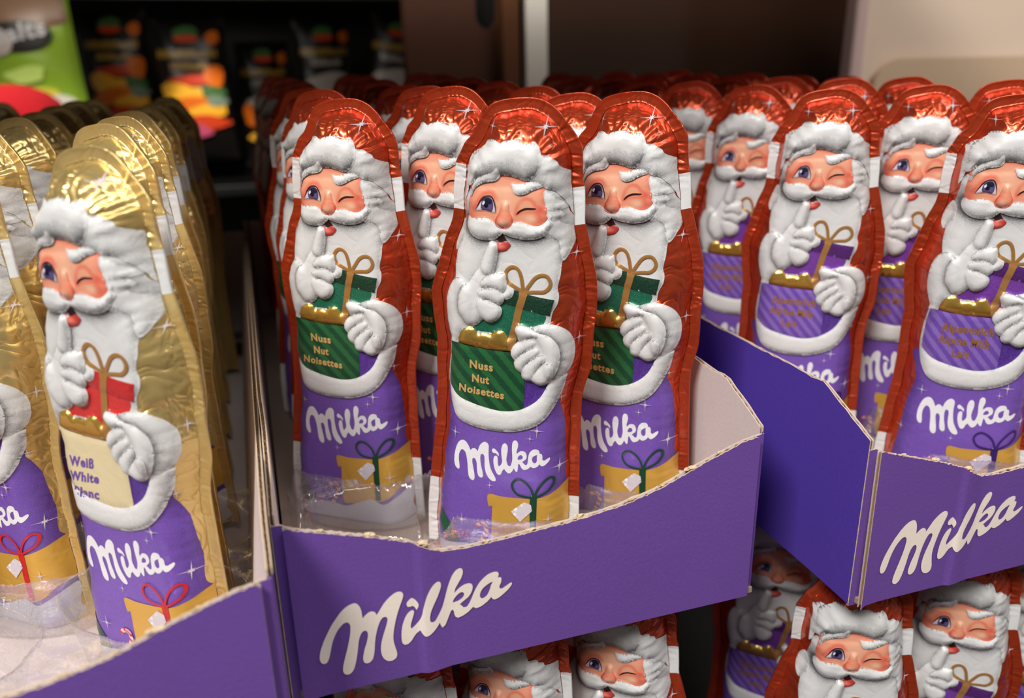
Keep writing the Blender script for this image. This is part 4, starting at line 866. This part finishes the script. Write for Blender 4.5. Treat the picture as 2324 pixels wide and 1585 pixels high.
# crisp bags on the shelf behind
def bag_mesh(w, h, d, seed):
    n, m = 22, 34; V = []; F = []; R2 = random.Random(seed); ph = R2.uniform(0, 6)
    for side in (-1, 1):
        for j in range(m+1):
            for i in range(n+1):
                u, v = i/n*2-1, j/m*2-1
                bul = (1-abs(u)**2.6)**.6*(1-abs(v)**3.2)**.8
                neck = 1-.06*(1-v*v)
                wr = .05*math.sin(u*9+ph)*abs(v)**2+.04*math.sin(v*14+u*4+ph)
                V.append((u*w/2*neck, side*d/2*bul*(1+wr)+(.0006*math.sin(j*2.2) if abs(v) > .92 else 0), (v+1)/2*h))
        b = 0 if side < 0 else (n+1)*(m+1)
        for j in range(m):
            for i in range(n):
                q = b+j*(n+1)+i; f = (q, q+1, q+n+2, q+n+1); F.append(f if side < 0 else f[::-1])
    return V, F
def on_bag(P, w, h, d, off=.0012):
    u = np.clip(P[:, 0]/(w/2), -.97, .97); v = np.clip(P[:, 1]/h*2-1, -.97, .97)
    b = (1-np.abs(u)**2.6)**.6*(1-np.abs(v)**3.2)**.8
    return np.stack([P[:, 0], -d/2*b*1.09-off, P[:, 1]], 1)
def glossy(name, c, r=.3): return simple(name, c, r, ns=300, var=.1)
def ell(cx, cz, rx, rz, n=22, wob=0.0, seed=0):
    R2 = random.Random(seed); p = R2.uniform(0, 6)
    return np.array([(cx+rx*math.cos(a)*(1+wob*math.sin(3*a+p)), cz+rz*math.sin(a)*(1+wob*math.cos(2*a+p))) for a in np.linspace(0, 2*math.pi, n, endpoint=False)])
def decal(name, loops, parent, mat, w, h, d, off):
    if not isinstance(loops, list): loops = [loops]
    p, f = tri([l*1000 for l in loops], 5.0); V = on_bag(p/1000, w, h, d, off)
    return obj(name, mesh(V, f), parent, mat)
def bag_words(name, word, a, b, top, parent, mat, w, h, d, off):
    P, T = word_loops(word, np.array(a)*1000, np.array(b)*1000, np.array(top)*1000, .03)
    return obj(name, mesh(on_bag(P/1000, w, h, d, off), T), parent, mat)
M_BLACKBAG = glossy('black_bag_film', (16, 13, 12), .32); M_OR = glossy('orange_print', (222, 108, 24)); M_YEL = glossy('yellow_print', (244, 178, 50)); M_RED2 = glossy('red_print', (206, 66, 34))
M_GRN = glossy('green_print', (70, 108, 58)); M_PALE = glossy('pale_print', (196, 184, 176)); M_PINK = glossy('pink_print', (190, 80, 110)); M_GOLDT = glossy('gold_lettering', (190, 146, 60))
M_GREYG = glossy('grey_green_print', (120, 140, 120))
def stroke_row(name, a, wid, ht, n, parent, mat, w, h, d):
    R3 = random.Random(n); V = []; F = []
    for i in range(n):
        x = a[0]+wid*i/n; k = len(V); hh = ht*R3.choice((.75, 1, 1)); sw = wid/n*.62
        V += [(x, a[1]), (x+sw, a[1]), (x+sw, a[1]+hh), (x, a[1]+hh)]; F.append((k, k+1, k+2, k+3))
    return obj(name, mesh(on_bag(np.array(V), w, h, d, .0022), F), parent, mat)
def crisp_bag(x, z, y, w, h, ry, label, kind, seed, tilt=0):
    t = empty('crisp_bag', (x, y, z), 0, label, 'bag', 'snack bags on the rear shelf'); t.rotation_euler = (0, tilt, ry); d = .045
    V, F = bag_mesh(w, h, d, seed)
    D_ = lambda nm, L, m, off=.0012: decal(nm, L, t, m, w, h, d, off)
    if kind == 'green':
        obj('bag_film', mesh(V, F), t, glossy('lime_bag_film', (150, 186, 52), .3))
        D_('cream_top', np.array([(-w*.46, h*.66), (-w*.2, h*.70), (w*.1, h*.66), (w*.46, h*.72), (w*.46, h*.93), (-w*.46, h*.93)]), glossy('cream_print', (150, 116, 92)))
        D_('oval_badge', ell(-.004, h*.655, w*.36, h*.085, wob=.03), M_BLACKBAG, .002)
        D_('badge_ball', ell(-w*.22, h*.63, w*.14, h*.072), M_PALE, .0028)
        bag_words('lettering', 'Balts', (-w*.27, h*.615), (w*.27, h*.66), (-w*.27, h*.70), t, glossy('silver_lettering', (214, 210, 214)), w, h, d, .0036)
        D_('light_swirl', ell(-.002, h*.45, w*.2, h*.05, wob=.2), glossy('pale_lime_print', (208, 236, 120)), .002)
        D_('yellow_glow', ell(.004, h*.33, w*.25, h*.05, wob=.1), glossy('lemon_print', (224, 214, 70)), .002)
        D_('white_dip', ell(w*.25, h*.26, w*.18, h*.075), glossy('white_print', (240, 232, 214)), .003)
    else:
        obj('bag_film', mesh(V, F), t, M_BLACKBAG)
        D_('round_badge', ell(-w*.02, h*.90, w*.17, h*.055, wob=.05), M_GRN); D_('badge_band', ell(-w*.02, h*.865, w*.17, h*.025), M_RED2, .002)
        D_('corner_flash', ell(w*.33, h*.87, w*.09, h*.05, wob=.1), M_OR)
        stroke_row('lettering', (-w*.42, h*.735), w*.80, h*.055, 17, t, M_GOLDT, w, h, d)
        stroke_row('lettering', (-w*.26, h*.655), w*.52, h*.048, 11, t, M_PALE if kind != 'orange' else M_GOLDT, w, h, d)
        if kind == 'orange':
            for i, (cx, cz, rx, rz, m) in enumerate([(-.0, .58, .3, .04, M_RED2), (-.24, .5, .2, .075, M_YEL), (.30, .60, .13, .09, M_OR), (.05, .47, .28, .06, M_YEL), (.26, .49, .16, .05, M_GRN), (-.05, .40, .34, .06, M_OR), (.18, .36, .26, .055, M_YEL), (.3, .43, .14, .04, M_GREYG), (-.28, .36, .13, .045, M_OR), (.1, .28, .35, .05, M_RED2), (-.1, .22, .3, .05, M_PINK)]):
                D_('printed_slice', ell(w*cx, h*cz, w*rx, h*rz, wob=.12, seed=i), m, .0015+.0005*i)
        else:
            for i, (cx, cz, rx, rz, m) in enumerate([(.02, .52, .36, .09, M_PALE), (-.34, .42, .12, .1, M_OR), (.36, .46, .1, .12, M_YEL), (.05, .36, .36, .07, M_OR), (.12, .40, .22, .05, M_PALE), (-.1, .25, .3, .06, M_YEL), (.2, .2, .25, .06, M_OR)]):
                D_('printed_slice', ell(w*cx, h*cz, w*rx, h*rz, wob=.15, seed=i), m, .0015+.0005*i)
    return t
obj('shading_canopy', box_mesh(-.9, .75, .80, 1.60, .300, .315, .002), None, M_DARK); tag(bpy.data.objects['shading_canopy'], 'black shelf board stretched forward unseen to shade the snack bags', 'shelf')  # shelf top drawn out forward, out of view, to block the aisle lamps
rs = obj('rear_shelf', box_mesh(-.9, .75, 1.12, 1.60, -.012, 0.004, .002), None, M_DARK); tag(rs, 'black metal shelf board carrying the snack bags', 'shelf')
ls = obj('shelf_lip', box_mesh(-.9, .75, 1.17, 1.185, .268, .300, .002), None, simple('pale_shelf_lip', (120, 116, 112), .4)); tag(ls, 'grey lip of the shelf above the snack bags', 'shelf')
crisp_bag(-.236, .068, 1.05, .118, .222, R_(-8), 'lime green snack bag with black oval badge on the left of the rear shelf', 'green', 1, R_(-2))
crisp_bag(-.158, .055, 1.22, .093, .20, R_(-6), 'dim black snack bag with orange slices, between lime bag and bright orange one', 'orange', 2)
crisp_bag(-.053, .040, 1.17, .104, .20, R_(-6), 'brightly lit black and orange snack bag above the gold figures', 'orange', 3)
crisp_bag(.050, .02, 1.24, .085, .19, R_(4), 'black snack bag in shade, right of the bright orange one', 'other', 4)
crisp_bag(.143, .045, 1.20, .090, .195, R_(2), 'black snack bag with yellow lettering left of the pair beside the wooden post', 'other', 5)
crisp_bag(.232, .050, 1.16, .092, .195, R_(-14), 'tilted black snack bag with yellow lettering next to the wooden post', 'other', 6, R_(9))
# red plush cap lying before the lime bag
bm = bmesh.new(); bmesh.ops.create_uvsphere(bm, u_segments=28, v_segments=16, radius=1)
for v in bm.verts:
    c = v.co; k = 1+.12*math.sin(c.x*3+1)+.06*math.sin(c.y*5); v.co = Vector((c.x*.085*k+.02*max(0, c.z), c.y*.05, (c.z if c.z > 0 else c.z*.5)*.045*k))
me = bpy.data.meshes.new('m'); bm.to_mesh(me); bm.free(); me.polygons.foreach_set('use_smooth', [True]*len(me.polygons))
rd = empty('felt_cap', (-.250, .80, .108), R_(15), 'bright red felt cap with white bobble left behind the gold figures', 'cap')
obj('cap', me, rd, NT('red_felt').set(Base_Color=lin((214, 22, 34)), Roughness=.9).m)
st = obj('cap_stand', box_mesh(-.36, -.10, .74, .95, .02, .085, .004), None, M_DARK); tag(st, 'black block behind the gold figures carrying the red cap', 'block')
print('objects', len(bpy.data.objects), 'tris', sum(len(m.polygons) for m in bpy.data.meshes))
